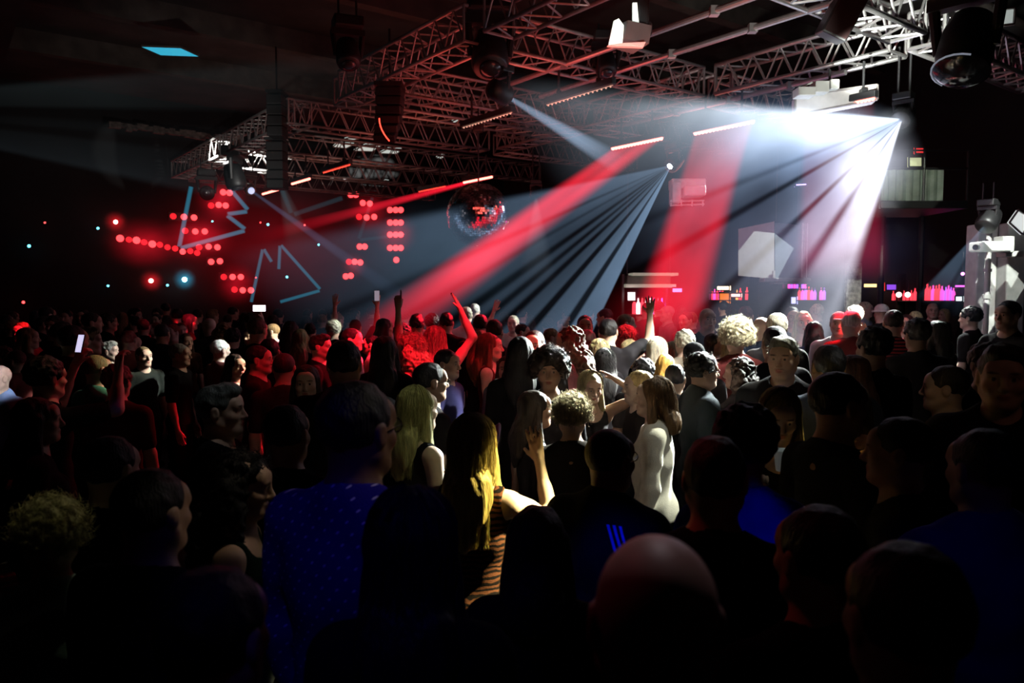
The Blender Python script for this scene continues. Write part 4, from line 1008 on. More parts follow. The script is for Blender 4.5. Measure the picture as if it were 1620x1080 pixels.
def make_top(S, kind):
    lo, hi = bounds(S); lo[2] = .72; hi[2] = max(1.62, max(a[3][2] for a in S['arms']) + .08)
    g = Sdf(lo, hi, .010)
    thick = {'tank': .006, 'tee': .012, 'shirt': .014, 'jumper': .022, 'jacket': .026, 'dress': .008}[kind]
    put_torso(g, S, thick, skirt=.006)
    if kind in ('jacket', 'shirt', 'jumper'): g.ell((0, -.01, .90), ((.15 if S['fem'] else .155) * S['b'] + .012, .118 * S['b'], .12), .04, infl=thick)
    if kind in ('jumper', 'jacket') and S['fem']: g.ell((0, .045 + S['lean'] * .5, 1.20), (.115, .075, .15), .05, infl=thick)
    if kind == 'tee' and not S['fem']: g.ell((0, -.005, .93), (.158 * S['b'], .115 * S['b'], .13), .04, infl=thick)
    up = {'tank': 0, 'tee': .36, 'shirt': .97, 'jumper': .96, 'jacket': .98, 'dress': 0}[kind]
    if up:
        for i in (0, 1): put_arm(g, S, i, thick, up, .006)
    # arms that hang inside a sleeve end with a plain cuff
    g.ripple({'tank': .0012, 'tee': .0028, 'shirt': .0034, 'jumper': .0045, 'jacket': .0050, 'dress': .002}[kind], 27, seed=int(S['sw'] * 977), zst=.8)
    zn = S['neck']
    hem = {'tank': .93, 'tee': .90, 'shirt': .84, 'jumper': .90, 'jacket': .82, 'dress': .74}[kind]
    g.plane((0, .05, -1), (0, 0, hem))
    if kind in ('tank', 'dress'):
        g.cap((-.055, -.13, 1.52), (-.055, .16, 1.40), .001, .001)   # keeps the straps' field finite
        g.ell(zn + V3(0, .03, .0), (.100, .19, .105), .012, op='-')
        for sd in (-1, 1): g.ell((sd * (S['sw'] + .035), S['lean'] * .85, 1.42), (.062, .14, .115), .012, op='-')
    else:
        r = {'tee': .078, 'shirt': .066, 'jumper': .074, 'jacket': .070}[kind]
        g.ell(zn + V3(0, .035, .055), (r, r * 1.15, r * 1.05), .010, op='-')
        if kind in ('jacket', 'shirt'):        # raised collar band
            c = zn + V3(0, .0, -.012)
            for t in range(14):
                a0 = R(200 + t * 10 - 160 + 110) ; a0 = R(-235 + t * 22); a1 = R(-235 + (t + 1) * 22)
                rr = .068 if kind == 'shirt' else .078
                p0 = c + V3(rr * math.cos(a0), rr * math.sin(a0) * 1.0, .012 + .012 * -math.sin(a0)); p1 = c + V3(rr * math.cos(a1), rr * math.sin(a1), .012 + .012 * -math.sin(a1))
                g.cap(p0, p1, .013, .013, .01)
    V, Q = g.mesh('top', 1)
    return np_mesh(kind, V, Q)
def make_legs(S, kind):
    g = Sdf(V3(-.3, -.24, .03), V3(.3, .24, 1.12), .013)
    if kind == 'skirt':
        g.ell((0, -.01, .93), (.170 * S['b'], .125 * S['b'], .13), .03, infl=.012)
        g.cap((0, -.01, .9), (0, 0, .55), .17, .22, .04, flat=.75)
        g.plane((0, 0, -1), (0, 0, .56)); g.ripple(.004, 30, 2, .2)
    else:
        g.ell((0, -.01, .94), ((.165 if S['fem'] else .155) * S['b'], .116 * S['b'], .12), .04, infl=.008)
        for sd in (-1, 1): put_leg(g, sd, .014, low=.10)
        g.plane((0, 0, -1), (0, 0, .085)); g.ripple(.003, 30, 1, .8)
    g.plane((0, 0, 1), (0, 0, 1.05))
    V, Q = g.mesh('legs', 1)
    return np_mesh('trousers', V, Q)
def make_shoes(S, sd):
    g = Sdf(V3(-.2, -.14, -.01), V3(.2, .22, .18), .009)
    g.cap((sd * .106, -.045, .045), (sd * .118, .13, .032), .050, .038, .03, flat=1.05); g.cap((sd * .105, -.03, .05), (sd * .105, -.02, .12), .05, .046, .03)
    g.plane((0, 0, 1), (0, 0, .125)); g.plane((0, 0, -1), (0, 0, .0), .004)
    V, Q = g.mesh('shoe', 1); return np_mesh('shoe', V, Q)
def tubes(paths, r, taper=.35):
    # triangular tubes along many point paths (n, m, 3)
    P = np.asarray(paths); n, m, _ = P.shape
    T = np.gradient(P, axis=1); T /= np.maximum(np.linalg.norm(T, axis=2, keepdims=True), 1e-6)
    A = np.cross(T, np.array([.31, .62, .72])); A /= np.maximum(np.linalg.norm(A, axis=2, keepdims=True), 1e-6)
    B = np.cross(T, A); rr = (r * np.linspace(1, taper, m))[None, :, None]
    ring = [P + rr * (A * math.cos(q) + B * math.sin(q)) for q in (0, 2.094, 4.189)]
    V = np.stack(ring, 2).reshape(-1, 3)
    base = np.arange(n)[:, None] * m * 3 + np.arange(m - 1)[None, :] * 3
    Q = []
    for q in range(3):
        q2 = (q + 1) % 3
        Q.append(np.stack((base + q, base + q2, base + 3 + q2, base + 3 + q), -1).reshape(-1, 4))
    return V, np.concatenate(Q)
def make_hair(S, style, seed=0, strands=0):
    M = S['head']; c = M.c; rg = np.random.RandomState(seed + 5)
    if style == 'none': return None
    lo = c - .20; hi = c + .20
    longL = {'long': .31, 'vlong': .35, 'mid': .22, 'bob': .15}.get(style, 0)
    if longL: lo[2] = c[2] - longL - .06
    if style in ('afro', 'curlylong'): lo -= .06; hi += .06; lo[2] -= .18 if style == 'curlylong' else 0
    g = Sdf(lo, hi, .0075 if not strands else .0065)
    if style == 'buzz':
        g.ell((0, -.016, .036), (.079, .098, .087), .02, M=M)
    elif style in ('short', 'quiff', 'bun', 'receding'):
        g.ell((0, -.018, .040), (.082, .101, .091), .02, M=M)
        if style == 'quiff': g.ell((0, .040, .100), (.058, .055, .035), .03, M=M)
        if style == 'bun': g.ell((0, -.115, .065), (.045, .042, .042), .012, M=M)
        g.ripple(.003 if style != 'quiff' else .0045, 75, seed)
    elif style == 'curly':
        g.ell((0, -.020, .046), (.096, .112, .100), .02, M=M)
        g.ripple(.007, 95, seed)
    elif style == 'afro':
        g.ell((0, -.030, .040), (.140, .140, .128), .02, M=M)
        g.ripple(.009, 80, seed)
    elif style == 'cap':
        g.ell((0, -.016, .044), (.084, .103, .082), .02, M=M)
        g.ell((0, .105, .052), (.060, .062, .008), .012, M=M)
    elif style == 'hat':
        g.ell((0, -.016, .060), (.088, .105, .075), .02, M=M)
        g.ell((0, -.01, .035), (.135, .15, .010), .012, M=M)
    if longL or style == 'curlylong':
        g.ell((0, -.020, .040), (.083, .102, .090), .02, M=M)
        L = longL or .26; z1 = c[2] - L; hb = c + V3(0, -.07, -.05)
        back = V3(0, -.105 + S['lean'] * .8, 0)
        wv = .094 if style != 'curlylong' else .13
        ca = V3(c[0], c[1] - .045, c[2] + .01)
        g.cap(ca, V3(0, back[1] - .0, max(z1, 1.44)), .080, wv, .03, flat=.62)
        if z1 < 1.44: g.cap(V3(0, back[1], 1.44), V3(0, back[1] - .02, z1), wv, .055, .03, flat=.42)
        for sd in (-1, 1):
            t0 = M(V3(sd * .070, -.004, .02)); t1 = V3(t0[0] * .95 + sd * .02, t0[1] - .01, max(c[2] - .17, z1))
            g.cap(t0, t1, .028, .032, .02)
            if z1 < 1.40 and style != 'curlylong': g.cap(t1, V3(sd * .085, .01, max(z1 + .06, 1.22)), .030, .020, .02)
            if style == 'curlylong': g.ell(M(V3(sd * .095, -.03, -.06)), (.055, .06, .11), .02)
        if style == 'curlylong': g.ripple(.010, 80, seed)
        else: g.ripple(.0035, 90, seed, .18)
    # keep the face free
    if style not in ('cap', 'hat'):
        fz = {'receding': .085, 'quiff': .075, 'afro': .055, 'curly': .060, 'buzz': .082}.get(style, .066)
        k = .006
        g.ell((0, .085, -.045 + (fz - .066)), (.070, .085, .110), .010, op='-', M=M)
        if not longL and style != 'curlylong':
            g.ell((0, .0, -.085), (.115, .13, .070), .012, op='-', M=M)         # below the hair line
            g.ell((0, .06, -.06), (.12, .07, .08), .012, op='-', M=M)
            for sd in (-1, 1): g.ell((sd * .085, -.006, -.005), (.022, .026, .036), .006, op='-', M=M)
    else:
        g.ell((0, .0, -.095), (.14, .17, .110), .008, op='-', M=M)
    V, Q = g.mesh('hair', 1)
    if strands:
        P = []
        m = 12
        if style in ('long', 'vlong', 'mid', 'bob'):
            L = longL
            for _ in range(strands):
                ph = rg.uniform(-112, 112)      # 0 = back of head
                a = R(-90 + ph); lift = rg.uniform(.0, .012)
                pts = []
                zend = c[2] - L * rg.uniform(.75, 1.12)
                rx, ry = .085 + lift, .104 + lift
                wob = rg.uniform(-1, 1, 3); side = rg.uniform(-.02, .02)
                for j in range(m):
                    t = j / (m - 1)
                    if t < .4:
                        th = R(8 + 82 * t / .4)
                        p = M(V3(rx * math.cos(a) * math.sin(th) + side * .2, -.020 + ry * math.sin(a) * math.sin(th), .040 + (.092 + lift) * math.cos(th)))
                    else:
                        s_ = (t - .4) / .6; z = p0[2] + (zend - p0[2]) * s_
                        bx = p0[0] * (1 - .25 * s_) ; by = p0[1] + (-.01 - (.02 if math.sin(a) < 0 else -.01)) * s_
                        # drape over shoulders
                        if z < 1.48 and math.sin(a) < .3: by = min(by, -.095 + S['lean'] * .8 - lift * 1.5)
                        p = V3(bx + side * s_ + .006 * math.sin(9 * s_ + wob[0] * 3), by + .006 * math.sin(7 * s_ + wob[1] * 3), z)
                    if t <= .4: p0 = p
                    pts.append(p)
                P.append(pts)
            V2, Q2 = tubes(P, .0016, .4)
        else:
            big = {'curly': 1., 'afro': 1.36, 'curlylong': .98, 'short': .86, 'quiff': .9, 'bun': .88, 'buzz': .8}.get(style, 1.)
            for _ in range(strands):
                while True:
                    d = nrm(rg.normal(size=3))
                    if d[2] > -.45 and not (d[1] > .35 and d[2] < .45): break
                b0 = V3(0, -.02, .044) + d * V3(.090, .106, .094) * big
                ax1 = nrm(np.cross(d, rg.normal(size=3))); ax2 = np.cross(d, ax1)
                cr = rg.uniform(.004, .010) if style in ('curly', 'afro', 'curlylong', 'bun') else .001
                dirn = nrm(d * .5 + V3(0, 0, -.4) + .6 * ax1); ln = rg.uniform(.02, .055) * (1 if cr > .002 else .6)
                w0 = rg.uniform(0, 6)
                P.append([M(b0 + dirn * ln * (j / (m - 1)) + cr * (ax1 * math.cos(w0 + j * .9) + ax2 * math.sin(w0 + j * .9))) for j in range(m)])
            V2, Q2 = tubes(P, .0015, .6)
        Q = np.concatenate([Q, Q2 + len(V)]); V = np.concatenate([V, V2])
    return np_mesh('hair', V, Q)
MESH = {}
def cached(key, fn, *a):
    if key not in MESH: MESH[key] = fn(*a)
    return MESH[key]
def hair_mat(col):
    n = 'hair_%02d%02d%02d' % tuple(int(c * 99) for c in col)
    return mat(n, col, .55, var=.45, scale=60, bump=.5, bscale=160, stretch=(1, 1, .12), spec=.3)
def cloth_mat(col, kind):
    n = 'cloth_%s_%02d%02d%02d' % (kind, *[int(c * 99) for c in col])
    return mat(n, col, 1., var=.12, scale=14, bump=.25, bscale=220, spec=.04, sheen=.15 if kind == 'jumper' else 0)
def pattern_mat(kind, col):
    n = 'cloth_pattern_' + kind
    if n in MATS: return MATS[n]
    m = cloth_mat(tuple(c * 1.003 for c in col), 'p_' + kind); nt = m.node_tree; b = nt.nodes['Principled BSDF']
    base = b.inputs['Base Color'].links[0].from_socket; N = nt.nodes.new; Lk = nt.links.new
    tc = N('ShaderNodeTexCoord'); sp = N('ShaderNodeSeparateXYZ'); Lk(tc.outputs['Object'], sp.inputs[0])
    def M_(op, a, b_=None, c_=None):
        q = N('ShaderNodeMath'); q.operation = op
        for i, v in enumerate((a, b_, c_)):
            if v is None: continue
            if isinstance(v, (int, float)): q.inputs[i].default_value = v
            else: Lk(v, q.inputs[i])
        return q.outputs[0]
    if kind == 'dots':
        row_ = M_('FLOOR', M_('DIVIDE', sp.outputs[2], .024))
        fz = M_('SUBTRACT', M_('FRACT', M_('DIVIDE', sp.outputs[2], .024)), .5)
        xx = M_('ADD', M_('DIVIDE', sp.outputs[0], .038), M_('MULTIPLY', row_, .5))
        fx = M_('SUBTRACT', M_('FRACT', xx), .5)
        fz2 = M_('SUBTRACT', fz, M_('MULTIPLY', fx, .9))
        d = M_('SQRT', M_('ADD', M_('POWER', M_('MULTIPLY', fx, 1.1), 2), M_('POWER', M_('MULTIPLY', fz2, 1.0), 2)))
        f = M_('LESS_THAN', d, .11); c2 = (.9, .85, 1.0)
    elif kind == 'three_stripes':
        t = M_('ADD', sp.outputs[0], M_('MULTIPLY', M_('SUBTRACT', 1.45, sp.outputs[2]), -.42))
        k = M_('DIVIDE', M_('SUBTRACT', t, .050), .022); f0 = M_('GREATER_THAN', M_('FRACT', k), .5)
        ins = M_('MULTIPLY', M_('GREATER_THAN', k, 0), M_('LESS_THAN', k, 3)); f = M_('MULTIPLY', M_('MULTIPLY', f0, ins), M_('LESS_THAN', sp.outputs[2], 1.44)); c2 = (.05, .12, .9)
    elif kind == 'zebra':
        w = N('ShaderNodeTexWave'); w.inputs['Scale'].default_value = 14; w.inputs['Distortion'].default_value = 6; w.inputs['Detail'].default_value = 2; w.bands_direction = 'Z'; Lk(tc.outputs['Object'], w.inputs['Vector'])
        f = M_('GREATER_THAN', w.outputs['Fac'], .5); c2 = (.01, .008, .008)
    else:
        f = M_('GREATER_THAN', M_('FRACT', M_('DIVIDE', sp.outputs[2], .030)), .5); c2 = (.01, .01, .012)
    mx = N('ShaderNodeMix'); mx.data_type = 'RGBA'; Lk(f, mx.inputs['Factor']); Lk(base, mx.inputs['A']); mx.inputs['B'].default_value = (*c2, 1)
    Lk(mx.outputs['Result'], b.inputs['Base Color']); MATS[n] = m; return m
def qang(a, st=15): return int(round(a / st)) * st
def person(px, top, w, face, label, sex='m', hair='short', hc=(.02, .013, .01), sk=(.55, .33, .24), top_kind='tee', tc=(.01, .01, .012), arms=('down', 'down'), yaw=0, pitch=0, b=1., lean=0., strands=0, fine=.0062, fc=1, legs='jeans', lc=(.012, .014, .022), group=None, pat=None, Y=None, hmin=1.54, hmax=1.92, name='person', seed=0):
    """px, top: pixel of the crown; w: head breadth in pixels; face: 0 looks away, 90 to the right of the picture, 180 at the camera, 270 left"""
    if Y is None:
        hw = .155 if hair in ('buzz', 'none', 'short') else (.19 if hair != 'afro' else .26)
        fr = abs(math.sin(R(face + yaw))); hw = hw * (1 - fr) + (.20 if hair != 'afro' else .27) * fr
        Y = hw * F / w
    h = W(px, top, Y).z
    for _ in range(6):
        if h > hmax: Y = Y * (1 + .12 * (h / hmax - 1) * 6) if top > 475 else Y; 
        h = W(px, top, Y).z
    if h < hmin: Y = Y * (CAMH - hmin) / (CAMH - h); h = W(px, top, Y).z
    h = min(max(h, hmin), hmax + .03)
    extra = {'afro': .05, 'curly': .025, 'curlylong': .02, 'hat': .02}.get(hair, .01)
    sc = h / (1.75 + extra)
    S = skeleton(sex, b, arms, yaw, pitch, lean)
    bk = (sex, b, arms, yaw, pitch, lean)
    me = cached(('b', fine, fc, *bk), make_body, S, fine, fc)
    o = bpy.data.objects.new(name, me); C.objects.link(o)
    def setm(ob, m):
        if not ob.data.materials: ob.data.materials.append(m)
        ob.material_slots[0].link = 'OBJECT'; ob.material_slots[0].material = m
    setm(o, skin('skin_%02d%02d' % (int(sk[0] * 99), int(sk[2] * 99)), sk))
    p = W(px, top, Y)
    o.location = (p.x, p.y, 0); o.rotation_euler = (0, 0, R(-face)); o.scale = (sc, sc, sc)
    tag(o, label, 'person', group)
    def part(nm, me, m):
        q = bpy.data.objects.new(nm, me); C.objects.link(q); q.parent = o; setm(q, m); return q
    o_parts = {}
    if hair != 'none':
        hm = cached(('h', hair, strands, seed, sex, yaw, pitch, lean), make_hair, S, hair, seed, strands)
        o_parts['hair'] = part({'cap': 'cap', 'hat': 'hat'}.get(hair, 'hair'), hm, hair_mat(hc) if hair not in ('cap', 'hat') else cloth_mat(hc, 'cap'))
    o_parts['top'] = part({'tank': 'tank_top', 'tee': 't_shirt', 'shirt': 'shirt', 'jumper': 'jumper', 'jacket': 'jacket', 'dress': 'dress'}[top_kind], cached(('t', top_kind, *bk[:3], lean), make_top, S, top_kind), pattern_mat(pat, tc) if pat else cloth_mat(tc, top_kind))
    part('skirt' if legs == 'skirt' else 'trousers', cached(('l', legs, sex, b), make_legs, S, legs), cloth_mat(lc, 'denim'))
    for sd in (-1, 1): part('shoe', cached(('s', sd), make_shoes, S, sd), cloth_mat((.015, .013, .013), 'shoe'))
    o_parts['S'] = S; o_parts['o'] = o; o_parts['sc'] = sc
    return o_parts
def glasses(pp, colr=(.01, .01, .01)):
    S = pp['S']; M = S['head']; b = MB()
    for sd in (-1, 1):
        pts = [Vector(M(V3(sd * .033 + .024 * math.cos(t * math.pi / 6), .101, .008 + .019 * math.sin(t * math.pi / 6)))) for t in range(13)]
        b.path(pts, .0018)
        b.path([Vector(M(V3(sd * .057, .100, .012))), Vector(M(V3(sd * .078, .03, .010))), Vector(M(V3(sd * .084, -.02, .004)))], .0018)
    b.tube(M(V3(-.010, .101, .012)), M(V3(.010, .101, .012)), .0016)
    o = b.build('glasses', mat('glasses_frame', colr, .25, metal=.5), pp['o'])
    return o
# ------------------------------------------------------------------ the crowd
ARMS.update({
    'upside': ((.34, .60, -.30), (-.30, .42, 1), 'open'),
    'upin': ((.35, .15, .55), (-.45, .1, 1), 'flat'),
    'phoneup': ((.30, .75, .10), (-.28, .30, 1), 'grip'),
    'upshort': ((.55, .5, .35), (.05, .45, 1), 'open'),
    'pointlow': ((.42, .25, .62), (.02, .1, 1), 'point'),
    'overhead': ((1., .35, .55), (-1.2, .1, .75), 'flat'),
    'cup': ((.12, .25, -1), (-.38, 1., 1.4), 'grip'),
    'elbowup': ((.55, .6, .55), (-.4, .1, 1), 'open'),
    'stretch': ((.95, .5, -.05), (.9, .7, .18), 'open'),
    'facehand': ((.45, .55, -.35), (-.45, .15, 1.1), 'relax'),
})
SPEC = []
def P(px, top, w, face, label, **k): SPEC.append(dict(px=px, top=top, w=w, face=face, label=label, **k))
BLK = (.012, .011, .013); BRN = (.035, .018, .010); DBRN = (.018, .011, .008); BLD = (.55, .40, .18); LBR = (.22, .13, .06); WHT = (.75, .74, .70); GRY = (.30, .29, .27); RED = (.20, .04, .02)
S1 = (.62, .40, .29); S2 = (.50, .30, .20); S3 = (.24, .12, .07); S4 = (.70, .50, .40)
dn = ('down', 'down')
# --- nearest people
P(1040, 838, 200, 5, 'bald man seen from behind at the bottom centre, purple sheen on his scalp', hair='none', sk=(.42, .24, .20), tc=(.02, .02, .025), top_kind='shirt', name='person')
P(650, 775, 150, 0, 'dark long haired woman from behind, in front of the dotted blue shirt', sex='f', hair='long', hc=BLK, tc=(.012, .01, .012), strands=500, top_kind='tee')
P(560, 602, 112, 28, 'man with glasses from behind in a violet blue shirt with tiny white dots', hair='short', hc=BLK, sk=S3, top_kind='shirt', tc=(.03, .02, .26), pat='dots', b=1.12, arms=('down', 'bentlow'))
P(963, 676, 88, 40, 'shaven man with glasses in a black track top with three blue stripes', hair='buzz', hc=(.02, .014, .012), sk=S3, top_kind='jacket', tc=(.008, .008, .012), pat='three_stripes', b=1.05)
P(1132, 690, 102, 15, 'short haired man from behind with a reddish crown, right of the striped track top', hair='short', hc=(.035, .018, .014), sk=S2, tc=BLK, b=1.05)
P(1178, 638, 104, 350, 'woman with bushy black hair and a deep blue top seen from behind', sex='f', hair='curly', hc=BLK, sk=S2, top_kind='shirt', tc=(.01, .02, .30))
P(1324, 588, 88, 72, 'tall man in black turned right, dark silhouette beside the woman with the cup', hair='short', hc=BLK, sk=S2, top_kind='tee', tc=(.008, .008, .009), b=.88)
P(1428, 660, 96, 300, 'dark haired man turned left in the gloom right of the tall silhouette', hair='short', hc=BLK, sk=S2, tc=BLK, b=1.05)
P(1588, 545, 78, 210, 'tall dim person with dark hair at the right edge of the photo', hair='quiff', hc=DBRN, sk=S2, tc=BLK, top_kind='jacket', hmax=1.98)
P(1562, 678, 92, 350, 'person in a dark blue top low at the right edge, seen from behind', hair='short', hc=BLK, sk=S2, tc=(.01, .02, .25), top_kind='jumper', b=1.12)
P(78, 785, 112, 330, 'woman with curly fair hair and a pale collar at the lower left edge', sex='f', hair='curly', hc=(.38, .30, .15), strands=900, top_kind='shirt', tc=(.35, .45, .42), sk=S1)
P(378, 712, 100, 82, 'woman in profile looking right, dark curls, lower left of the dotted shirt', sex='f', hair='curlylong', hc=BLK, sk=S1, tc=(.01, .02, .015), top_kind='tank', strands=200, pitch=8, fine=.005)
P(345, 608, 84, 84, 'older man in profile looking right with thick grey dark hair', hair='quiff', hc=(.10, .11, .10), sk=S1, tc=BLK, b=1.1, fine=.005)
P(55, 628, 78, 60, 'dark person with hair over the ears at the left edge, below the light blue jacket', hair='mid', sex='f', hc=BRN, sk=S2, tc=BLK)
P(170, 690, 84, 15, 'dark short haired man from behind in the left foreground, ear faintly lit', hair='short', hc=BLK, sk=S1, tc=BLK)
P(235, 742, 104, 20, 'dark haired man from behind just above the lower left corner, near the curly fair hair', hair='short', hc=BLK, sk=S2, tc=BLK, b=1.1)
P(452, 640, 74, 10, 'dark haired person from behind between the grey haired man and the dotted shirt', hair='short', hc=BLK, sk=S2, tc=BLK)
P(850, 800, 120, 10, 'black haired person from behind left of the bald head at the bottom', sex='f', hair='bob', hc=BLK, sk=S2, tc=BLK)
P(1300, 800, 130, 345, 'dark haired man from behind below the blue top, lower right', hair='short', hc=BLK, sk=S2, tc=BLK, b=1.05)
P(330, 900, 170, 10, 'near black head from behind at the bottom left', hair='short', hc=BLK, sk=S2, tc=BLK)
P(1440, 860, 170, 0, 'near black head from behind at the bottom right', hair='short', hc=BLK, sk=S2, tc=BLK)
# --- middle of the floor
P(660, 612, 72, 48, 'blonde woman with long straight hair and bare shoulder, behind the dotted shirt', sex='f', hair='long', hc=(.40, .36, .17), strands=900, sk=S4, tc=BLK, top_kind='tank', arms=('chest', 'down'), fine=.005)
P(748, 657, 84, 12, 'woman with very long hair glowing yellow on its right side, hand raised', sex='f', hair='vlong', hc=(.50, .38, .12), strands=1300, sk=S4, tc=(.12, .045, .025), pat='zebra', top_kind='tank', arms=('down', 'upside'), fine=.005)
P(905, 621, 62, 5, 'woman with short tousled hair lit white, from behind, black top', sex='f', hair='curly', hc=(.30, .26, .17), strands=1100, sk=S4, tc=BLK, top_kind='tee')
P(845, 617, 60, 76, 'woman in profile looking right, long dark hair, left of the white lit tousled hair', sex='f', hair='long', hc=DBRN, sk=S2, tc=BLK, top_kind='tank', fine=.005)
P(934, 588, 46, 165, 'woman facing the camera with one bare arm bent over her head', sex='f', hair='long', hc=(.30, .24, .12), strands=500, sk=S1, tc=BLK, top_kind='tank', arms=('overhead', 'down'), fine=.005, pitch=12)
P(1036, 597, 66, 288, 'woman in a white jumper and jeans in profile to the left, brown bob', sex='f', hair='bob', hc=(.10, .055, .025), strands=900, sk=S4, tc=(.80, .79, .70), top_kind='jumper', lc=(.05, .07, .10), fine=.0048, b=.95)
P(1012, 586, 50, 265, 'short haired blond person facing left behind the woman in the white jumper', hair='short', hc=BLD, sk=S4, tc=BLK, strands=300, fine=.005)
P(1110, 557, 56, 84, 'man with glasses and dark curly hair in profile to the right, dark jacket', hair='curly', hc=BLK, sk=S1, tc=(.02, .025, .03), top_kind='jacket', fine=.0048, arms=('down', 'bentlow'), strands=300)
P(1172, 563, 52, 300, 'person with frizzy dark hair holding a hand up, right of the man with glasses', sex='f', hair='curlylong', hc=DBRN, sk=S1, tc=BLK, top_kind='jacket', arms=('facehand', 'down'))
P(1240, 533, 54, 212, 'man with short grey dark hair, face lit from behind, looking left, black top', hair='quiff', hc=(.10, .10, .085), sk=S1, tc=(.012, .013, .016), top_kind='jacket', fine=.0046, fc=1, b=1.05, strands=300)
P(1234, 617, 70, 190, 'woman with yellow lit hair tips holding a plastic cup', sex='f', hair='long', hc=(.16, .12, .04), strands=900, sk=S4, tc=BLK, top_kind='tank', arms=('cup', 'cup'), pitch=18, fine=.005)
P(1205, 500, 28, 5, 'bald man from behind in a navy top, right of the curly blond hair', hair='none', sk=S4, tc=(.02, .03, .06), top_kind='jacket')
P(1166, 502, 50, 0, 'person with a large cloud of curly blond hair', sex='f', hair='afro', hc=(.42, .38, .25), strands=900, sk=S4, tc=(.05, .01, .01))
P(1159, 531, 36, 60, 'woman with straight blonde hair in front of the curly blond cloud', sex='f', hair='long', hc=BLD, sk=S4, tc=(.08, .01, .02), strands=400)
P(1129, 527, 34, 125, 'dark long haired woman facing right, left of the curly blond hair', sex='f', hair='long', hc=DBRN, sk=S2, tc=BLK)
P(1098, 540, 40, 0, 'person in a black beanie from behind, above the man with glasses', hair='cap', hc=(.008, .008, .01), sk=S2, tc=BLK)
P(1000, 538, 40, 105, 'long haired blonde woman looking right, hair lit white', sex='f', hair='long', hc=(.5, .42, .22), sk=S4, tc=BLK, strands=700, fine=.005)
P(1040, 534, 36, 20, 'woman with overexposed white blonde hair, left of the beanie', sex='f', hair='mid', hc=(.75, .68, .50), sk=S4, tc=(.3, .3, .3), strands=400)
P(1066, 541, 34, 100, 'blonde woman in a pale top right of the whitest hair', sex='f', hair='mid', hc=(.7, .6, .35), sk=S4, tc=(.6, .6, .6), strands=300)
P(1083, 521, 32, 0, 'person with short white lit hair behind the blonde pair', hair='curly', hc=(.65, .62, .50), sk=S4, tc=(.3, .25, .2))
P(1052, 560, 30, 350, 'person with an orange fair bob in front of the blonde pair', sex='f', hair='bob', hc=(.45, .25, .05), sk=S4, tc=BLK)
P(1018, 566, 38, 0, 'dark haired person from behind in front of the long haired blonde', hair='curly', hc=BLK, sk=S2, tc=BLK)
P(1068, 576, 36, 10, 'dark haired head between the white jumper and the man with glasses', hair='short', hc=BLK, sk=S2, tc=BLK)
P(1118, 514, 26, 0, 'fair haired person behind the beanie', sex='f', hair='mid', hc=(.6, .5, .28), sk=S4, tc=(.2, .15, .1))
P(957, 552, 38, 0, 'woman with straight dark hair from behind, left of the long haired blonde', sex='f', hair='long', hc=(.025, .024, .026), sk=S2, tc=BLK, strands=500)
P(948, 537, 34, 0, 'blonde woman from behind, half hidden by straight dark hair', sex='f', hair='long', hc=(.45, .36, .18), sk=S4, tc=BLK, strands=200)
P(990, 514, 34, 300, 'person with round curly hair lit bright red', hair='curly', hc=(.30, .22, .16), sk=S4, tc=(.25, .1, .1), strands=300)
P(929, 521, 32, 5, 'dark haired person from behind in a red lit top', sex='f', hair='bob', hc=DBRN, sk=S2, tc=(.5, .12, .12), top_kind='tank')
P(903, 514, 46, 290, 'curly haired man in a pink shirt looking left', hair='curlylong', hc=(.06, .03, .02), sk=S2, tc=(.60, .22, .26), top_kind='shirt')
P(962, 503, 28, 5, 'man in black from behind with his right arm raised high', hair='short', hc=BLK, sk=S1, tc=BLK, arms=('down', 'upshort'))
P(845, 521, 34, 195, 'red lit balding man facing the camera behind the dark curls', hair='buzz', hc=BRN, sk=S1, tc=BLK)
P(775, 528, 42, 96, 'woman with long red lit hair in profile to the right, bare shoulder', sex='f', hair='long', hc=(.16, .05, .03), sk=S4, tc=(.1, .02, .02), top_kind='tank', strands=400)
P(760, 522, 34, 20, 'fair haired woman half hidden behind the red lit long hair', sex='f', hair='long', hc=(.3, .26, .12), sk=S4, tc=BLK)
P(823, 532, 44, 0, 'woman with long black hair from behind, right of the red lit profile', sex='f', hair='long', hc=BLK, sk=S2, tc=BLK)
P(801, 563, 36, 185, 'smiling woman facing the camera in a dim light blue top', sex='f', hair='long', hc=BRN, sk=S1, tc=(.12, .20, .28), top_kind='tee', fine=.005)
P(869, 547, 66, 184, 'woman with a big dark afro facing the camera', sex='f', hair='afro', hc=DBRN, sk=S2, tc=BLK, strands=500, fine=.005)
P(706, 552, 42, 112, 'short haired man with dim face and violet white collar, left of the smiling woman', hair='short', hc=BLK, sk=S1, tc=(.05, .045, .14), top_kind='shirt', fine=.005)
P(679, 573, 54, 62, 'dark haired man with glasses from the side, above the long blonde hair', hair='short', hc=BLK, sk=S2, tc=BLK)
P(650, 527, 46, 285, 'woman with long curly hair lit bright red', sex='f', hair='curlylong', hc=(.35, .20, .14), sk=S4, tc=(.2, .05, .05), top_kind='tank', strands=700)
P(688, 517, 36, 0, 'woman seen from behind with both arms up, one finger pointing, lit red', sex='f', hair='mid', hc=(.25, .16, .12), sk=S4, tc=(.3, .1, .1), top_kind='tank', arms=('pointlow', 'upin'), strands=200)
P(608, 531, 42, 0, 'woman with long black hair from behind against the red glow', sex='f', hair='long', hc=BLK, sk=S2, tc=BLK, top_kind='jacket')
P(544, 538, 48, 0, 'broad man in black from behind with short hair, in front of the red lit profiles', hair='short', hc=BLK, sk=S2, tc=BLK, top_kind='jacket', b=1.15)
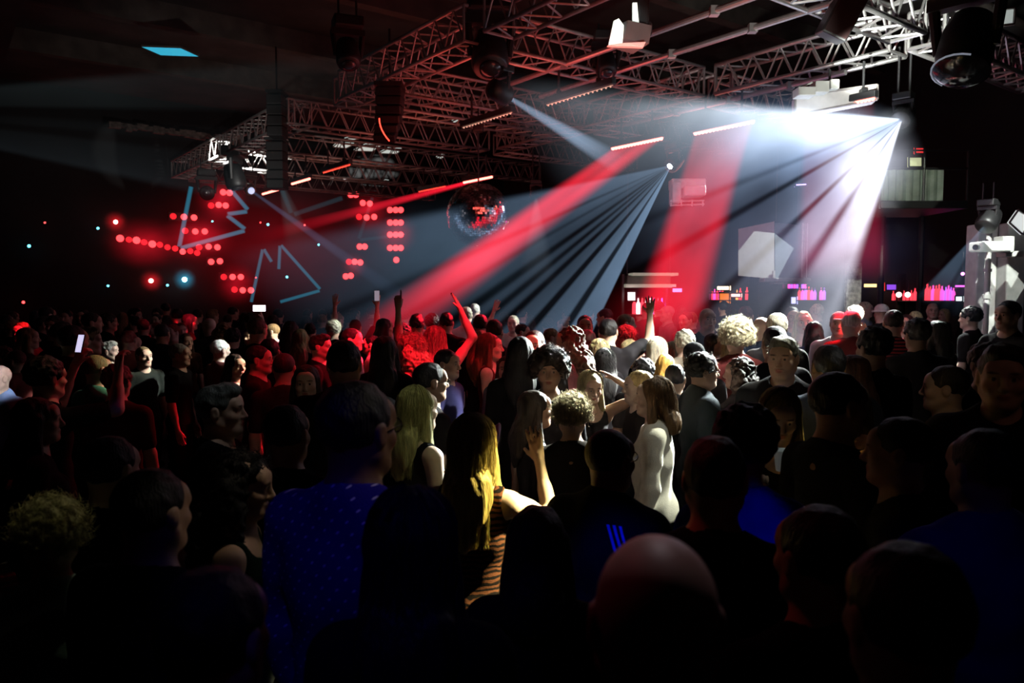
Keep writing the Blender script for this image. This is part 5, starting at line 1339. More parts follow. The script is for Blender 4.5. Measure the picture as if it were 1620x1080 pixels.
P(556, 519, 32, 95, 'dark haired man in profile lit bright red, looking right', hair='short', hc=BLK, sk=S4, tc=(.6, .55, .55), top_kind='shirt')
P(588, 530, 28, 270, 'person in a white shirt glowing red, facing the red lit man', hair='short', hc=BLK, sk=S4, tc=(.8, .75, .75), top_kind='shirt')
P(505, 529, 40, 90, 'dark haired man in profile looking right, face edged in red', hair='quiff', hc=BLK, sk=S4, tc=BLK, b=1.1)
P(449, 557, 35, 0, 'round shaven head from behind, dim red', hair='buzz', hc=(.05, .03, .03), sk=S1, tc=(.05, .02, .02))
P(484, 577, 50, 170, 'dim woman with a dark bob facing the camera, right of the round shaven head', sex='f', hair='bob', hc=DBRN, sk=S1, tc=BLK)
P(527, 506, 26, 335, 'person with curly grey white hair, lit, in the left middle', hair='curly', hc=(.50, .50, .42), sk=S4, tc=BLK, strands=300)
P(431, 511, 24, 262, 'bright faced person in a white top looking left, under a bright phone', hair='buzz', hc=(.3, .2, .1), sk=S4, tc=(.8, .8, .78), arms=('down', 'elbowup'))
P(406, 502, 27, 10, 'dark haired head left of the bright phone', hair='short', hc=(.06, .05, .04), sk=S2, tc=BLK)
P(475, 520, 28, 0, 'long haired woman from behind right of the bright faced person', sex='f', hair='long', hc=(.10, .07, .04), sk=S2, tc=BLK)
P(371, 560, 30, 118, 'dark haired woman with a warm white lit face looking right', sex='f', hair='bob', hc=BLK, sk=S4, tc=(.75, .72, .68), top_kind='shirt', fine=.0048)
P(347, 537, 29, 40, 'white haired person from behind, above the warm lit face', hair='short', hc=(.72, .74, .70), sk=S4, tc=(.08, .02, .02))
P(331, 502, 23, 310, 'bald head lit red on its left side', hair='none', sk=S4, tc=BLK)
P(283, 543, 34, 88, 'older grey haired man in profile to the right, dim', hair='short', hc=(.20, .19, .18), sk=S1, tc=BLK)
P(294, 527, 28, 130, 'long haired woman with a dim lit face above the older man', sex='f', hair='long', hc=BRN, sk=S1, tc=(.05, .02, .01))
P(256, 512, 21, 0, 'black haired head in front of the bright red patches, left', hair='short', hc=BLK, sk=S2, tc=BLK)
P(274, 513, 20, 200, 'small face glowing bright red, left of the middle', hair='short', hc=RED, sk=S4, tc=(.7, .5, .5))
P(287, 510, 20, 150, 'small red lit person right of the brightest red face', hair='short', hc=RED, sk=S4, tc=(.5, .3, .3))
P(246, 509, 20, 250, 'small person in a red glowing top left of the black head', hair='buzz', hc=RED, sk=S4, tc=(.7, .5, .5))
P(226, 547, 31, 125, 'short haired man in black with a white lit face looking right', hair='buzz', hc=(.16, .12, .06), sk=S4, tc=(.03, .035, .03), top_kind='tee', fine=.0046)
P(171, 540, 32, 84, 'man with swept silver hair looking right', hair='quiff', hc=(.40, .42, .38), sk=S4, tc=BLK, fine=.005)
P(151, 560, 40, 30, 'man with cropped fair hair from behind, teal collar', hair='buzz', hc=(.22, .20, .09), sk=S1, tc=(.10, .40, .32), top_kind='shirt')
P(184, 575, 46, 0, 'dark reddish curly head in front of the cropped fair hair', hair='curly', hc=(.07, .02, .02), sk=S1, tc=(.06, .02, .02))
P(70, 563, 58, 28, 'dark person holding up a phone in both hands at the left', hair='curly', hc=DBRN, sk=S1, tc=BLK, arms=('phoneup', 'phoneup'))
P(-2, 576, 36, 205, 'bald man with white lit face and light blue jacket at the left edge', hair='none', sk=S4, tc=(.30, .42, .75), top_kind='jacket')
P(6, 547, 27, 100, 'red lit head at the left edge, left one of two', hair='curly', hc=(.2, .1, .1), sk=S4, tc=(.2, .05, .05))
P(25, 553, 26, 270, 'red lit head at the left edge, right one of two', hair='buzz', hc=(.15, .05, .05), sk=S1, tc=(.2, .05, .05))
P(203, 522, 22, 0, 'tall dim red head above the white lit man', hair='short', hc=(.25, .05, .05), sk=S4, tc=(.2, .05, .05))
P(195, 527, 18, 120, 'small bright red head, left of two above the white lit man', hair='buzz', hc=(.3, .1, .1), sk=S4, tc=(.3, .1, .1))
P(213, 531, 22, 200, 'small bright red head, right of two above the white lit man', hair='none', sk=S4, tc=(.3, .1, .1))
P(408, 546, 40, 84, 'dim red faced man in profile left of the round shaven head', hair='short', hc=BLK, sk=S1, tc=(.04, .01, .01))
P(426, 535, 30, 0, 'dark head from behind under the bright faced person', hair='short', hc=BLK, sk=S2, tc=BLK)
P(396, 520, 24, 200, 'dim face left of the bright faced person', hair='bob', sex='f', hc=BLK, sk=S1, tc=BLK)
P(737, 485, 19, 350, 'man in a white shirt lit bright, far behind the arms up woman', hair='short', hc=(.4, .38, .3), sk=S4, tc=(.8, .8, .8), top_kind='shirt', arms=('stretch', 'down'))
P(751, 480, 14, 0, 'small white lit head right of the man in the white shirt', hair='short', hc=(.6, .6, .55), sk=S4, tc=BLK)
P(812, 499, 18, 190, 'small white lit person with an arm raised, above the dark curls', hair='short', hc=(.5, .5, .4), sk=S4, tc=(.6, .6, .5), arms=('down', 'elbowup'))
P(826, 512, 24, 100, 'dim short haired head below the small white lit person', hair='short', hc=DBRN, sk=S1, tc=BLK)
# --- right half, far
P(1328, 492, 32, 205, 'man with a pale cap lit bright red and white, hand at his face', hair='cap', hc=(.75, .70, .70), sk=S4, tc=(.8, .75, .75), top_kind='tee', arms=('facehand', 'down'), b=1.08)
P(1347, 491, 26, 10, 'white haired person right of the red and white lit man', hair='short', hc=(.75, .75, .70), sk=S4, tc=(.25, .05, .05))
P(1414, 490, 31, 15, 'dark haired man from behind in a red and black striped top', hair='short', hc=BLK, sk=S1, tc=(.45, .04, .05), pat='stripes', top_kind='tee', b=1.05)
P(1434, 497, 26, 225, 'long dark haired woman with a red lit face right of the striped top', sex='f', hair='long', hc=BLK, sk=S4, tc=(.1, .02, .02))
P(1384, 516, 50, 345, 'dark bushy head from behind, left of the striped top', hair='curly', hc=BLK, sk=S2, tc=BLK)
P(1395, 480, 27, 0, 'person with a white hat among the bright heads on the right', hair='hat', hc=(.8, .8, .75), sk=S4, tc=BLK)
P(1369, 477, 26, 130, 'fair haired person lit white left of the white hat', hair='short', hc=(.7, .66, .5), sk=S4, tc=(.5, .6, .75), top_kind='shirt')
P(1352, 483, 24, 0, 'grey haired head behind the red and white lit man', hair='curly', hc=(.5, .48, .4), sk=S4, tc=(.2, .2, .2))
P(1476, 478, 21, 200, 'small bald man lit white near the right hand bar', hair='none', sk=S4, tc=BLK)
P(1494, 488, 20, 250, 'small fair woman in a blue top right of the bald lit man', sex='f', hair='mid', hc=(.5, .4, .2), sk=S4, tc=(.03, .08, .6), top_kind='tee')
P(1448, 492, 21, 0, 'small fair person in a pale top left of the bald lit man', sex='f', hair='mid', hc=(.7, .65, .35), sk=S4, tc=(.7, .7, .6))
P(1271, 492, 28, 192, 'woman with white lit blonde hair and a red dress facing the camera', sex='f', hair='bob', hc=(.7, .62, .4), sk=S4, tc=(.7, .02, .02), top_kind='tank')
P(1253, 485, 20, 185, 'dark haired man facing the camera left of the red dress', hair='short', hc=BLK, sk=S2, tc=BLK)
P(1229, 495, 28, 0, 'white lit fair head right of the bald man in navy', hair='short', hc=(.72, .68, .55), sk=S4, tc=BLK)
P(1226, 516, 34, 0, 'dark head from behind right of the bald man in navy', hair='short', hc=BLK, sk=S2, tc=BLK)
P(1119, 486, 23, 172, 'bald bearded man facing the camera at the edge of the red curtain', hair='none', sk=S2, tc=BLK, fc=2)
P(1056, 483, 24, 262, 'man in a pale cap looking left inside the red smoke', hair='cap', hc=(.5, .4, .4), sk=S4, tc=(.35, .2, .2))
P(1086, 493, 22, 230, 'red lit person at the right of the red smoke', hair='short', hc=BRN, sk=S1, tc=(.3, .15, .15))
P(1024, 478, 21, 0, 'dark head in the red smoke under the canopy', hair='short', hc=DBRN, sk=S1, tc=(.15, .05, .05))
P(1042, 476, 20, 0, 'second dark head in the red smoke under the canopy, further right', hair='curly', hc=DBRN, sk=S1, tc=(.15, .05, .05))
P(1145, 476, 20, 0, 'dark head below the orange menu board', hair='short', hc=BLK, sk=S2, tc=BLK)
P(1160, 481, 22, 10, 'black haired head right below the orange menu board', hair='curly', hc=BLK, sk=S2, tc=BLK)
P(1180, 484, 22, 20, 'dark red haired head left of the white bald man', hair='short', hc=(.08, .02, .02), sk=S1, tc=(.1, .02, .02))
P(1293, 480, 22, 350, 'fair head lit white under the pink bottles', hair='short', hc=(.7, .65, .5), sk=S4, tc=BLK)
P(1309, 489, 20, 0, 'dim head right of the red dress', hair='mid', sex='f', hc=BRN, sk=S1, tc=(.1, .08, .15))
P(1288, 508, 30, 20, 'dark head from behind below the red dress', hair='bob', sex='f', hc=BLK, sk=S2, tc=(.05, .05, .12))
P(1312, 545, 45, 5, 'man in a dark blue grey jacket from behind, right of the grey haired man', hair='short', hc=BLK, sk=S2, tc=(.03, .035, .05), top_kind='jacket', b=1.1)
P(1350, 561, 58, 340, 'reddish brown bobbed head from behind right of the blue grey jacket', sex='f', hair='bob', hc=(.07, .03, .02), sk=S1, tc=BLK)
P(1500, 578, 62, 300, 'dim person stretching an open hand towards the reddish bob', hair='short', hc=DBRN, sk=S1, tc=BLK, arms=('stretch', 'down'))
P(1452, 503, 36, 0, 'black bushy head right of the red lit woman', hair='curly', hc=BLK, sk=S2, tc=BLK)
P(1482, 507, 34, 340, 'dark haired head from behind in the right middle distance', hair='bob', sex='f', hc=BLK, sk=S2, tc=BLK)
P(1537, 484, 36, 320, 'dark haired person with a lit ear below the white pillar', hair='curly', hc=BLK, sk=S4, tc=BLK)
P(1562, 542, 52, 190, 'dim person with reddish edged hair at the right', hair='curly', hc=(.06, .03, .025), sk=S2, tc=BLK)
P(1597, 470, 34, 250, 'dark person against the pillar at the right edge', hair='short', hc=BLK, sk=S2, tc=BLK, hmax=1.98)
P(1348, 604, 66, 20, 'woman with long dark hair from behind under the reddish bob', sex='f', hair='long', hc=DBRN, sk=S2, tc=BLK)
P(782, 505, 26, 5, 'dim head at the foot of the blue striped fan, left', hair='short', hc=BRN, sk=S1, tc=(.05, .05, .06))
P(760, 497, 22, 0, 'dim reddish head below the small white lit head', hair='short', hc=BRN, sk=S1, tc=(.06, .03, .03))

P(562, 505, 18, 0, 'small person with both arms raised, holding a phone up, left of the red beam', hair='short', hc=DBRN, sk=S1, tc=BLK, arms=('up', 'up'))
gen = random.Random(21)
def est(s):
    hw = .155 if s.get('hair', 'short') in ('buzz', 'none', 'short', 'quiff') else (.19 if s.get('hair') != 'afro' else .26)
    fr = abs(math.sin(R(s['face'] + s.get('yaw', 0)))); hw = hw * (1 - fr) + (.205 if s.get('hair') in ('buzz', 'none', 'short') else .235 if s.get('hair') != 'afro' else .27) * fr
    Y = hw * F / s['w']; s.setdefault('hmin', 1.54); s.setdefault('hmax', 1.92)
    return Y
def fitY(s, Y):
    # keep the crown pixel and a plausible standing height: crown height falls as Y grows (below the horizon line)
    for _ in range(40):
        h = W(s['px'], s['top'], Y).z
        if h < s['hmin']: Y *= .985
        elif h > s['hmax'] and s['top'] > 470: Y *= 1.015
        else: break
    return Y
for s in SPEC: s['Y'] = s['Y0'] = fitY(s, est(s))
def xy(s): p = W(s['px'], s['top'], s['Y']); return p.x, p.y
def relax(L, it=80, dmin=.36):
    for _ in range(it):
        moved = 0
        for i in range(len(L)):
            xi, yi = xy(L[i])
            for j in range(i):
                xj, yj = xy(L[j]); dx, dy = xi - xj, yi - yj
                if abs(dx) < dmin and abs(dy) < dmin and dx * dx + dy * dy < dmin * dmin:
                    need = (math.sqrt(dmin * dmin - dx * dx) - abs(dy)) * .55 + .004
                    a, b_ = (L[i], L[j]) if dy > 0 or (dy == 0 and L[i]['top'] < L[j]['top']) else (L[j], L[i])
                    a['Y'] = a['Y'] + need; b_['Y'] = max(.95, b_['Y'] - need); moved += 1
                    xi, yi = xy(L[i])
        for q in L: q['Y'] = min(max(q['Y'], q['Y0'] * .87), q['Y0'] * 1.22)
        if not moved: break
relax(SPEC)
# --- everyone else: individual people standing wherever the floor would otherwise be empty
occ = np.zeros((270, 405), bool)
def blob(s, arr=None):
    px, top, Y = s['px'], s['top'], s['Y']; k = F / Y
    hw = .085 * k; hh = .24 * k
    return (px - hw, top, px + hw, top + hh), (px - .23 * k, top + .30 * k, px + .23 * k, 1080)
def rect(r): return slice(max(0, int(r[1] / 4)), max(0, min(270, int(math.ceil(r[3] / 4))))), slice(max(0, int(r[0] / 4)), max(0, min(405, int(math.ceil(r[2] / 4)))))
heads = [(s['Y'], blob(s)[0]) for s in SPEC]
for s in SPEC: 
    for r in blob(s): occ[rect(r)] = True
hairs_m = ['short', 'short', 'curly', 'quiff', 'buzz', 'short']; hairs_f = ['long', 'bob', 'mid', 'long', 'curlylong', 'short']
DN = {'buzz': 'cropped', 'short': 'short', 'quiff': 'thick', 'curly': 'curly', 'long': 'long', 'bob': 'bobbed', 'mid': 'shoulder length', 'curlylong': 'long curly', 'afro': 'bushy'}
cand = []
Yc_ = 1.45
while Yc_ < 15.2:
    n = int(1.5 * Yc_ / .50) + 2
    for k in range(n):
        px = 1620 * (k + .5 + gen.uniform(-.3, .3)) / n
        cand.append((px, Yc_ + gen.uniform(-.2, .2)))
    Yc_ += .46
extra = []
for px, Y in cand:
    h = min(1.9, max(1.56, gen.gauss(1.73, .08))); sxx = gen.random() < .45
    if sxx: h = max(1.56, h - .08)
    top = 540 - F * 0  # crown pixel from the height
    x = (px - 810) / F * Y; pr = project((x, Y, h)); 
    s = dict(px=pr[0], top=pr[1], Y=Y, h=h)
    p = Vector((x, Y, 0)); u, v = uv_of(p)
    if not (U0 + .4 < u < U1 - 1 and V0 + .4 < v < V1 - 1.2): continue
    if s['top'] < 486 and gen.random() < .4: continue
    if any((x - xy(q)[0]) ** 2 + (Y - q['Y']) ** 2 < .43 ** 2 for q in SPEC + extra): continue
    hd, bd = blob(s)
    a = occ[rect(hd)]
    if a.size == 0 or a.mean() > .62: continue
    bad = False                       # never hide a named person's head
    for (Yq, rq) in heads:
        if Yq > Y:
            for r in (hd, bd):
                ix = max(0, min(r[2], rq[2]) - max(r[0], rq[0])); iy = max(0, min(r[3], rq[3]) - max(r[1], rq[1]))
                if ix * iy > .12 * (rq[2] - rq[0]) * (rq[3] - rq[1]): bad = True
    if bad: continue
    fem = sxx; hair = gen.choice(hairs_f if fem else hairs_m)
    s.update(face=gen.choice([0, 0, 15, 345, 30, 330, 60, 300, 180, 90]) if Y > 3.2 else gen.choice([0, 10, 350, 20]), sex='f' if fem else 'm', hair=hair, hc=gen.choice([BLK, BLK, DBRN, BRN, LBR]), sk=gen.choice([S1, S2, S1]),
             tc=gen.choice([BLK, BLK, (.03, .012, .012), (.02, .02, .04), (.05, .045, .04)]), top_kind=gen.choice(['tee', 'tee', 'shirt', 'jacket'] if not fem else ['tank', 'tee', 'tee', 'jacket']), b=gen.choice([1., 1., 1.08]) if not fem else 1., hmin=1.5, hmax=1.97)
    s['w'] = 0
    zone = ('near crowd' if Y < 3.2 else 'middle crowd' if Y < 7 else 'far crowd'); side = 'left' if s['px'] < 400 else 'centre left' if s['px'] < 810 else 'centre right' if s['px'] < 1215 else 'right'
    cn = {BLK: 'black', DBRN: 'dark brown', BRN: 'brown', LBR: 'light brown'}[s['hc']]
    s['group'] = 'dim people in the %s, %s' % (zone, side)
    fc_ = (s['face'] + 45) % 360
    dr = ['from behind', 'turned right', 'facing the camera', 'turned left'][int(fc_ // 90)]
    s['label'] = '%s with %s %s hair %s, %s, %s' % ('woman' if fem else 'man', DN[hair], cn, dr, zone, side)
    extra.append(s)
    for r in blob(s): occ[rect(r)] = True
seen = {}
for s in extra:
    seen.setdefault(s['label'], []).append(s)
for lab, L in seen.items():
    if len(L) > 1:
        L.sort(key=lambda q: q['px']); nth = ['leftmost', 'second', 'third', 'fourth', 'fifth', 'sixth', 'seventh', 'eighth', 'ninth']
        for k, q in enumerate(L): q['label'] = q['label'] + ', ' + nth[k] + ' from left' if k < 9 else q['label']
print('crowd', len(SPEC), len(extra))
PP = {}
for s in SPEC + extra:
    k = {a: b_ for a, b_ in s.items() if a not in ('h', 'Y0')}
    if k['Y'] > 7.5: k['fine'] = max(k.get('fine', .0075), .0075); k['strands'] = min(k.get('strands', 0), 250)
    if 'group' in s: k['fine'] = .008
    PP[s['label']] = person(**k)
def who(px): return min((q for q in SPEC), key=lambda q: abs(q['px'] - px[0]) + abs(q['top'] - px[1]))
def pp(px, top): return PP[who((px, top))['label']]
def head_of(px, top):
    s = who((px, top)); return W(s['px'], s['top'], s['Y']) - Vector((0, 0, .12))
for q in ((560, 602), (963, 676), (1110, 557), (679, 573)): glasses(pp(*q))
def gobo(o, half, rot=0., edge=.06):
    l = o.data; l.use_nodes = True; nt = l.node_tree; em = nt.nodes['Emission']; N = nt.nodes.new; Lk = nt.links.new
    tc = N('ShaderNodeTexCoord'); mp = N('ShaderNodeVectorRotate'); mp.rotation_type = 'Z_AXIS'; mp.inputs['Angle'].default_value = R(rot); Lk(tc.outputs['Normal'], mp.inputs['Vector'])
    sp = N('ShaderNodeSeparateXYZ'); Lk(mp.outputs[0], sp.inputs[0])
    def M_(op, a, b=None):
        q = N('ShaderNodeMath'); q.operation = op
        for i, v in enumerate((a, b)):
            if v is None: continue
            if isinstance(v, (int, float)): q.inputs[i].default_value = v
            else: Lk(v, q.inputs[i])
        return q.outputs[0]
    ax = M_('ABSOLUTE', M_('DIVIDE', sp.outputs[0], sp.outputs[2])); ay = M_('ABSOLUTE', M_('DIVIDE', sp.outputs[1], sp.outputs[2]))
    Lk(M_('LESS_THAN', M_('MAXIMUM', ax, ay), math.tan(R(half))), em.inputs['Strength'])
def hl(px, top, src, col, power, ang=7, blend=.6, dz=0., dx=0., size=.04):
    s = who((px, top)); t = W(s['px'] + dx, s['top'], s['Y']) - Vector((0, 0, .12 + dz))
    s_ = Vector(src); d = (s_ - t).length
    return spot(s_, t, col, power * d * d, ang, blend, size)
WH = (.92, 1., .93); WA = (1., .86, .62); YE = (1., .84, .30); OL = (.85, .95, .55)
# --- white light onto the crowd: brightest head plus added spots without fixtures
spot(P1 + Vector((-.25, -.1, -.12)), W(1110, 560, 6.2), WH, 26000, 24, .45, .08)
spot(Vector((3.6, 4.6, 4.8)), W(1062, 556, 6.5), (1., 1., .9), 5200, 20, .7, .1)
spot(Vector((3.9, 5.2, 4.8)), W(1210, 510, 6.6), (1., 1., .92), 1500, 9, .7, .1)
spot(Vector((5.4, 6.2, 4.7)), W(1385, 492, 9.3), (1., 1., .94), 5200, 17, .8, .1)
spot(P1 + Vector((0, .9, .2)), W(1050, 555, 5.9), WH, 12000, 9, .6, .06)
spot(Vector((5.6, 12.3, 4.7)), W(1400, 490, 9.3), WH, 12000, 30, .7, .08)
spot(P1 + Vector((0, .5, 0)), W(1240, 500, 7.6), WH, 1500, 14, .6, .08)
# --- single people picked out of the dark by added narrow spots
RB = (3.6, 6.2, 4.3)                  # right, behind the middle group
hl(1036, 597, (3.0, 5.6, 4.2), (1., 1., .80), 80, 14, .5, dz=.35, dx=16)
hl(1036, 597, (3.4, 2.6, 3.9), (1., 1., .90), 5, 16, .5, dz=.35)
hl(748, 657, (2.9, 3.9, 4.0), (1., .86, .36), 300, 5.5, .5, dz=.18, dx=30)
hl(748, 657, (2.6, 3.4, 4.0), (1., .88, .40), 420, 5, .5, dz=.42, dx=34)
hl(905, 621, (2.2, 6.6, 4.3), (1., 1., .74), 560, 6, .5)
hl(660, 612, (1.6, 2.2, 4.0), OL, 5, 12, .7, dz=.15)
hl(1236, 617, (2.5, 5.4, 4.4), YE, 150, 6, .6, dz=.26, dx=10)
hl(1234, 617, (2.1, 4.7, 4.4), YE, 900, 4.2, .6, dz=.24, dx=26)
hl(1240, 533, (3.4, 8.0, 4.2), WH, 480, 4.5, .5)
hl(1240, 533, (.5, 1.0, 4.2), (1., .84, .68), 1.0, 5, .6, dz=.03)
hl(1110, 557, (4.0, 7.6, 4.3), WH, 420, 4.5, .5, dx=12)
hl(1172, 563, (4.6, 6.8, 4.2), WH, 380, 8, .5, dz=.1)
hl(1036, 597, (-2.0, 3.2, 4.0), WA, 2.2, 8, .6)
hl(934, 588, (1.6, 1.8, 4.0), WA, 5, 12, .7, dx=30)
hl(845, 617, (1.9, 3.2, 3.9), WA, 6, 8, .7)
hl(869, 547, (.9, 1.4, 4.0), WA, 2.6, 9, .7)
hl(801, 563, (.6, 1.4, 4.0), WA, 2.6, 7, .7)
hl(706, 552, (.6, 1.4, 4.0), WA, 2.2, 7, .7)
hl(679, 573, (1.4, 3.0, 4.0), WH, 2.5, 5, .7)
hl(378, 712, (.05, 2.7, 4.0), WA, 4.6, 7, .7, dx=22)
hl(345, 608, (-.1, 3.3, 4.3), (.9, .95, 1.), 3.4, 5.5, .7)
hl(78, 785, (-.6, 3.0, 4.2), OL, 4.5, 8, .6, dx=26, dz=.0)
hl(560, 602, (1.8, 2.6, 3.6), WA, 3.5, 10, .6, dx=30)
hl(748, 657, (1.8, 4.2, 3.9), WA, 20, 5, .6, dx=55, dz=.0)
hl(1350, 561, (2.2, 2.4, 4.2), (1., .6, .45), .5, 9, .8)
hl(1500, 578, (2.0, 1.2, 4.4), WA, 1.3, 12, .8, dx=-90)
hl(1588, 545, (2.2, .6, 4.0), (1., .5, .4), .5, 14, .8)
hl(485, 577, (.2, 1.6, 4.0), WA, .9, 9, .8)
# left side, warm white from added spots
LS = (1.5, 9.5, 4.4)
for q, c_, p_, a_ in (((226, 547), (1., .96, .80), 95, 3.4), ((371, 560), (1., .84, .58), 95, 4.5), ((347, 537), (.95, 1., .95), 95, 4), ((171, 540), (.95, 1., .92), 50, 4.5), ((151, 560), OL, 22, 5),
                      ((-2, 576), (.95, .97, 1.), 75, 4), ((431, 511), (1., .95, .75), 130, 3.4), ((527, 506), (.95, 1., .85), 110, 3), ((283, 543), WA, 7, 6), ((294, 527), WA, 5, 4), ((475, 520), WA, 10, 4)):
    hl(*q, (.6, 3.6, 4.4) if q[0] < 0 else LS, c_, p_ * (.4 if q[0] < 0 else 1), a_, .5)
hl(70, 563, (-1.6, 5.4, 4.4), OL, 3, 8, .7, dx=24)
for q, p_ in (((737, 485), 110), ((751, 480), 90), ((812, 499), 90)): hl(*q, (4.2, 12.8, 4.5), WH, p_, 4, .5)
# red from the LED bars, then added red spots for the left
RD = (1., .012, .035)
rc = lambda k: (hb[k][0] + hb[k][1]) / 2 - Vector((0, 0, .08))
spot(rc('r1'), W(655, 535, 8.2), RD, 9000, 15, .5, .25)
spot(rc('r1'), W(560, 545, 8.0), RD, 9000, 8, .5, .25)
spot(rc('r1') + Vector((.2, 0, 0)), W(480, 560, 6.6), RD, 900, 18, .8, .25)
spot(rc('r1') + Vector((.2, 0, 0)), W(860, 560, 6.8), RD, 1000, 18, .8, .25)
spot(rc('r1') + Vector((.1, 0, 0)), W(780, 560, 7), RD, 1600, 6, .6, .2)
spot(rc('r2'), W(1045, 505, 10.), RD, 2400, 26, .6, .3)
spot(rc('r2'), W(985, 525, 8.), RD, 3600, 10, .6, .3)
spot(rc('r3'), W(1330, 520, 7.4), RD, 7000, 11, .5, .25)
spot(rc('r3'), W(1420, 525, 8.), RD, 700, 18, .8, .25)
spot(rc('r3'), W(1270, 510, 8.), (1., .1, .1), 1500, 6, .6, .25)
spot(Vector((-1.5, 9., 4.3)), W(262, 518, 11.5), RD, 9000, 5.5, .4, .1)  # added red spots, away from any bar
spot(Vector((-1.5, 8., 4.3)), W(205, 533, 11), RD, 3500, 4, .5, .1)
spot(Vector((-1.5, 8., 4.3)), W(14, 560, 9), RD, 4500, 6, .5, .1)
spot(Vector((-1.0, 8.6, 4.3)), W(331, 510, 11), RD, 3000, 4, .5, .1)
spot(Vector((-1.0, 6.6, 4.3)), W(300, 600, 5), RD, 60, 60, .9, .1)
# deep blue light on the near people from added unseen spots
BL = (.05, .035, 1.)
spot((-.2, -.6, 4.4), W(530, 880, 1.65), BL, 40, 15, .6, .1)
spot((-.2, -.4, 4.4), W(960, 815, 2.2), (.02, .05, 1.), 300, 5, .5, .05)
spot((1.4, .0, 4.4), W(1243, 800, 2.1), (.0, .03, 1.), 150, 4.2, .5, .05)
spot((1.0, -.6, 4.4), W(1480, 930, 2.0), (.02, .03, .7), 20, 11, .9, .05)
spot((-2.4, 1.0, 4.0), W(234, 650, 4.5), (.12, .08, 1.), 60, 5, .7, .05)
# added rim spots on the scalps at the front
spot((.75, 3.2, 4.2), W(1080, 862, .98), (1., .85, .95), 40, 9, .8, .05)
spot((-1.2, 2.6, 3.8), W(985, 870, .98), (1., .06, .16), 7, 14, .8, .15)
spot((-.8, 3.6, 4.0), W(960, 690, 2.2), (1., .08, .10), 22, 10, .8, .15)
spot((-.8, 3.6, 4.0), W(1130, 705, 1.9), (1., .08, .08), 18, 10, .8, .15)
# --- trusses and ceiling: mostly added washes without fixtures
area(UV(8.0, 5.8, 3.9), UV(8.6, 6.2, 5.2), (1., .10, .07), 22, 1.6)
area(UV(5.0, 5.0, 3.9), UV(5.6, 5.6, 5.2), (1., .12, .08), 12, 1.2)
area(UV(11.5, 6.6, 3.9), UV(11.8, 7.0, 5.2), (1., .22, .14), 13, 2.)
area(UV(16.5, 7., 3.8), UV(17., 7.4, 5.2), (1., .40, .28), 12, 3.)
area(UV(8.4, 9.8, 4.0), UV(8.2, 9.2, 5.2), (1., .25, .2), 5, 1.)
spot(Vector((2.4, 6.4, 3.3)), W(1405, 38, 8.9), (.95, 1., .92), 2600, 26, .5, .05)
spot(Vector((2.2, 5.6, 3.2)), W(1180, 40, 8.6), (.95, 1., .92), 300, 34, .8, .05)
spot(Vector((3.6, 6.6, 3.2)), W(1290, 110, 10.0), (.95, 1., .92), 260, 26, .6, .05)
spot(Vector((1.1, 5.2, 3.4)), W(992, 55, 7), (.9, 1., .93), 120, 16, .5, .05)
spot(PL + Vector((.3, 0, 0)), W(352, 243, 16.8), (.95, 1., .95), 60000, 4.2, .4, .05)
spot(Vector((-2.5, 12.5, 3.6)), W(434, 288, 14.6), (.95, 1., .95), 500, 10, .4, .05)
area(UV(9.5, -.5, 3.5), UV(9.5, .5, 6), (.8, .8, .85), 5, 3)
spot(WZ(300, 300, 3.2), WZ(290, 205, 6.05), (1., .92, .85), 260, 50, .8)
# gobo squares on the white faces
o = spot(P1 + Vector((-.2, .1, -.15)), W(1214, 402, 12.5), (.93, 1., .95), 420, 20, .0, .004); gobo(o, 5.6, 32)
o = spot(Vector((5.2, 7.4, 4.3)), W(1552, 440, 10.3), (.95, 1., .93), 900, 24, .0, .004); gobo(o, 5.2, 30)
o = spot(Vector((6.4, 8., 4.4)), W(1597, 445, 10.2), (.95, 1., .93), 320, 14, .0, .004); gobo(o, 3.2, 40)
o = spot(Vector((5.2, 9., 4.6)), W(1436, 292, 12.2), (.9, 1., .8), 200, 30, .0, .02); gobo(o, 8., 40)
spot(Vector((5.0, 7.8, 4.6)), W(1266, 170, 9.2), (1., 1., .95), 14, 7, .3, .02)
spot(Vector((5.4, 10., 4.4)), W(1348, 460, 14.5), (1., 1., .95), 500, 10, .6, .02)
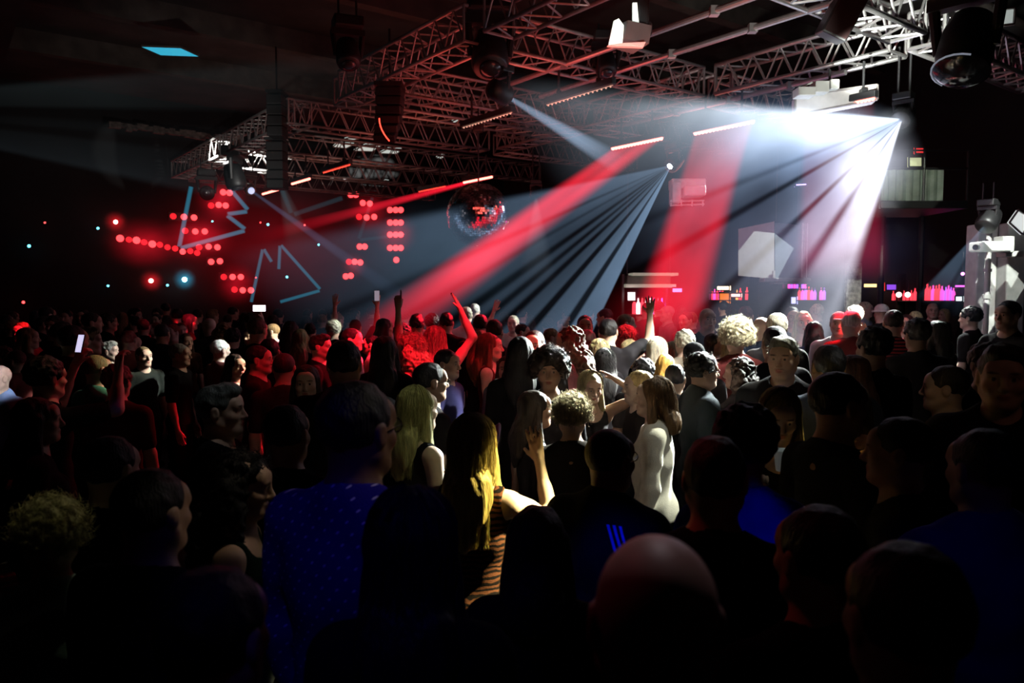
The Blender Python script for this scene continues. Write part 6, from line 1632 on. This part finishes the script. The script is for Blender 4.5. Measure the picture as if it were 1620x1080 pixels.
# cup in the woman's hands, phones
p = pp(1236, 617); S_ = p['S']; o_ = p['o']; sd, sh, el, wr, hp = S_['arms'][0]; wr2 = S_['arms'][1][3]
bpy.context.view_layer.update()
c = o_.matrix_world @ Vector(tuple((wr + wr2) / 2 + nrm(wr - el) * .085 + V3(0, .0, .03)))
b = MB().lathe([(.030, 0), (.032, .01), (.041, .085), (.044, .087), (.0435, .090), (.0395, .086), (.031, .012)], c, 24)
e = empty('plastic_cup', c, 'translucent white plastic cup held by the woman with yellow lit hair tips', 'cup')
child(b, 'cup_body', mat('milky_plastic', (.8, .84, .85), .3, emit=(.6, .7, .72), es=.04), e, True)
child(MB().lathe([(.034, .04), (.038, .070)], c, 20), 'drink', mat('pale_drink', (.5, .55, .5), .1), e)
spot(c + Vector((.6, -.2, 2.2)), c, (.9, 1., .95), 16, 5, .6, .03)  # spot added to brighten the cup
bpy.context.view_layer.update()
def hand(p, i, d=.10):
    sd, sh, el, wr, hp = p['S']['arms'][i]; return p['o'].matrix_world @ Vector(tuple(wr + nrm(wr - el) * d))
def phone(c, nrm_, g, label, up=(0, 0, 1), s=1.):
    e = empty('smartphone', c, label, 'phone'); rot = frame(Vector(nrm_), Vector(up))
    child(MB().bevbox(c, (.15 * s, .075 * s, .009), .003, rot), 'case', m_blk, e)
    child(MB().box(Vector(c) + rot @ Vector((0, 0, .0055)), (.138 * s, .067 * s, .002), rot), 'screen', g, e)
h = hand(pp(431, 511), 1, .13); print('phone hand', project(h)); phone(h + Vector((0, -.03, .02)), (0, -1, .05), glow('phone_white', (.9, .88, 1.), 5), 'bright white phone screen held up sideways in the left middle', up=(1, 0, 0), s=1.2)
h = hand(pp(562, 505), 1, .12); print('phone2', project(h)); phone(h + Vector((0, -.03, .03)), (.4, -1, 0), glow('phone_grey', (.5, .5, .6), .4), 'dim phone held high above the crowd left of the red beam')
h = hand(pp(70, 563), 0, .13); print('phone3', project(h)); phone(h + Vector((0, -.02, .03)), (-.5, -1, .3), glow('phone_pale', (.75, .7, 1.), .9), 'small pale phone in the raised hands at the left', s=.8)

for q, pw, an in (((650, 527), 150, 8), ((688, 517), 110, 9), ((556, 519), 170, 6), ((588, 530), 190, 6), ((505, 529), 40, 5), ((990, 514), 130, 6), ((929, 521), 60, 7), ((903, 514), 16, 7), ((775, 528), 30, 8), ((845, 521), 40, 5), ((408, 546), 14, 6), ((449, 557), 8, 6), ((1328, 492), 120, 7), ((1434, 497), 14, 5), ((1271, 492), 60, 4)):
    s_ = who(q); t = W(s_['px'], s_['top'], s_['Y']) - Vector((0, 0, .16)); src = Vector((t.x + 1.9, t.y - 1.7, 4.7)); d = (src - t).length
    spot(src, t, RD, pw * d * d, an, .5, .1)  # added red spots on the near side, no fixture there
print('cup', project(c))
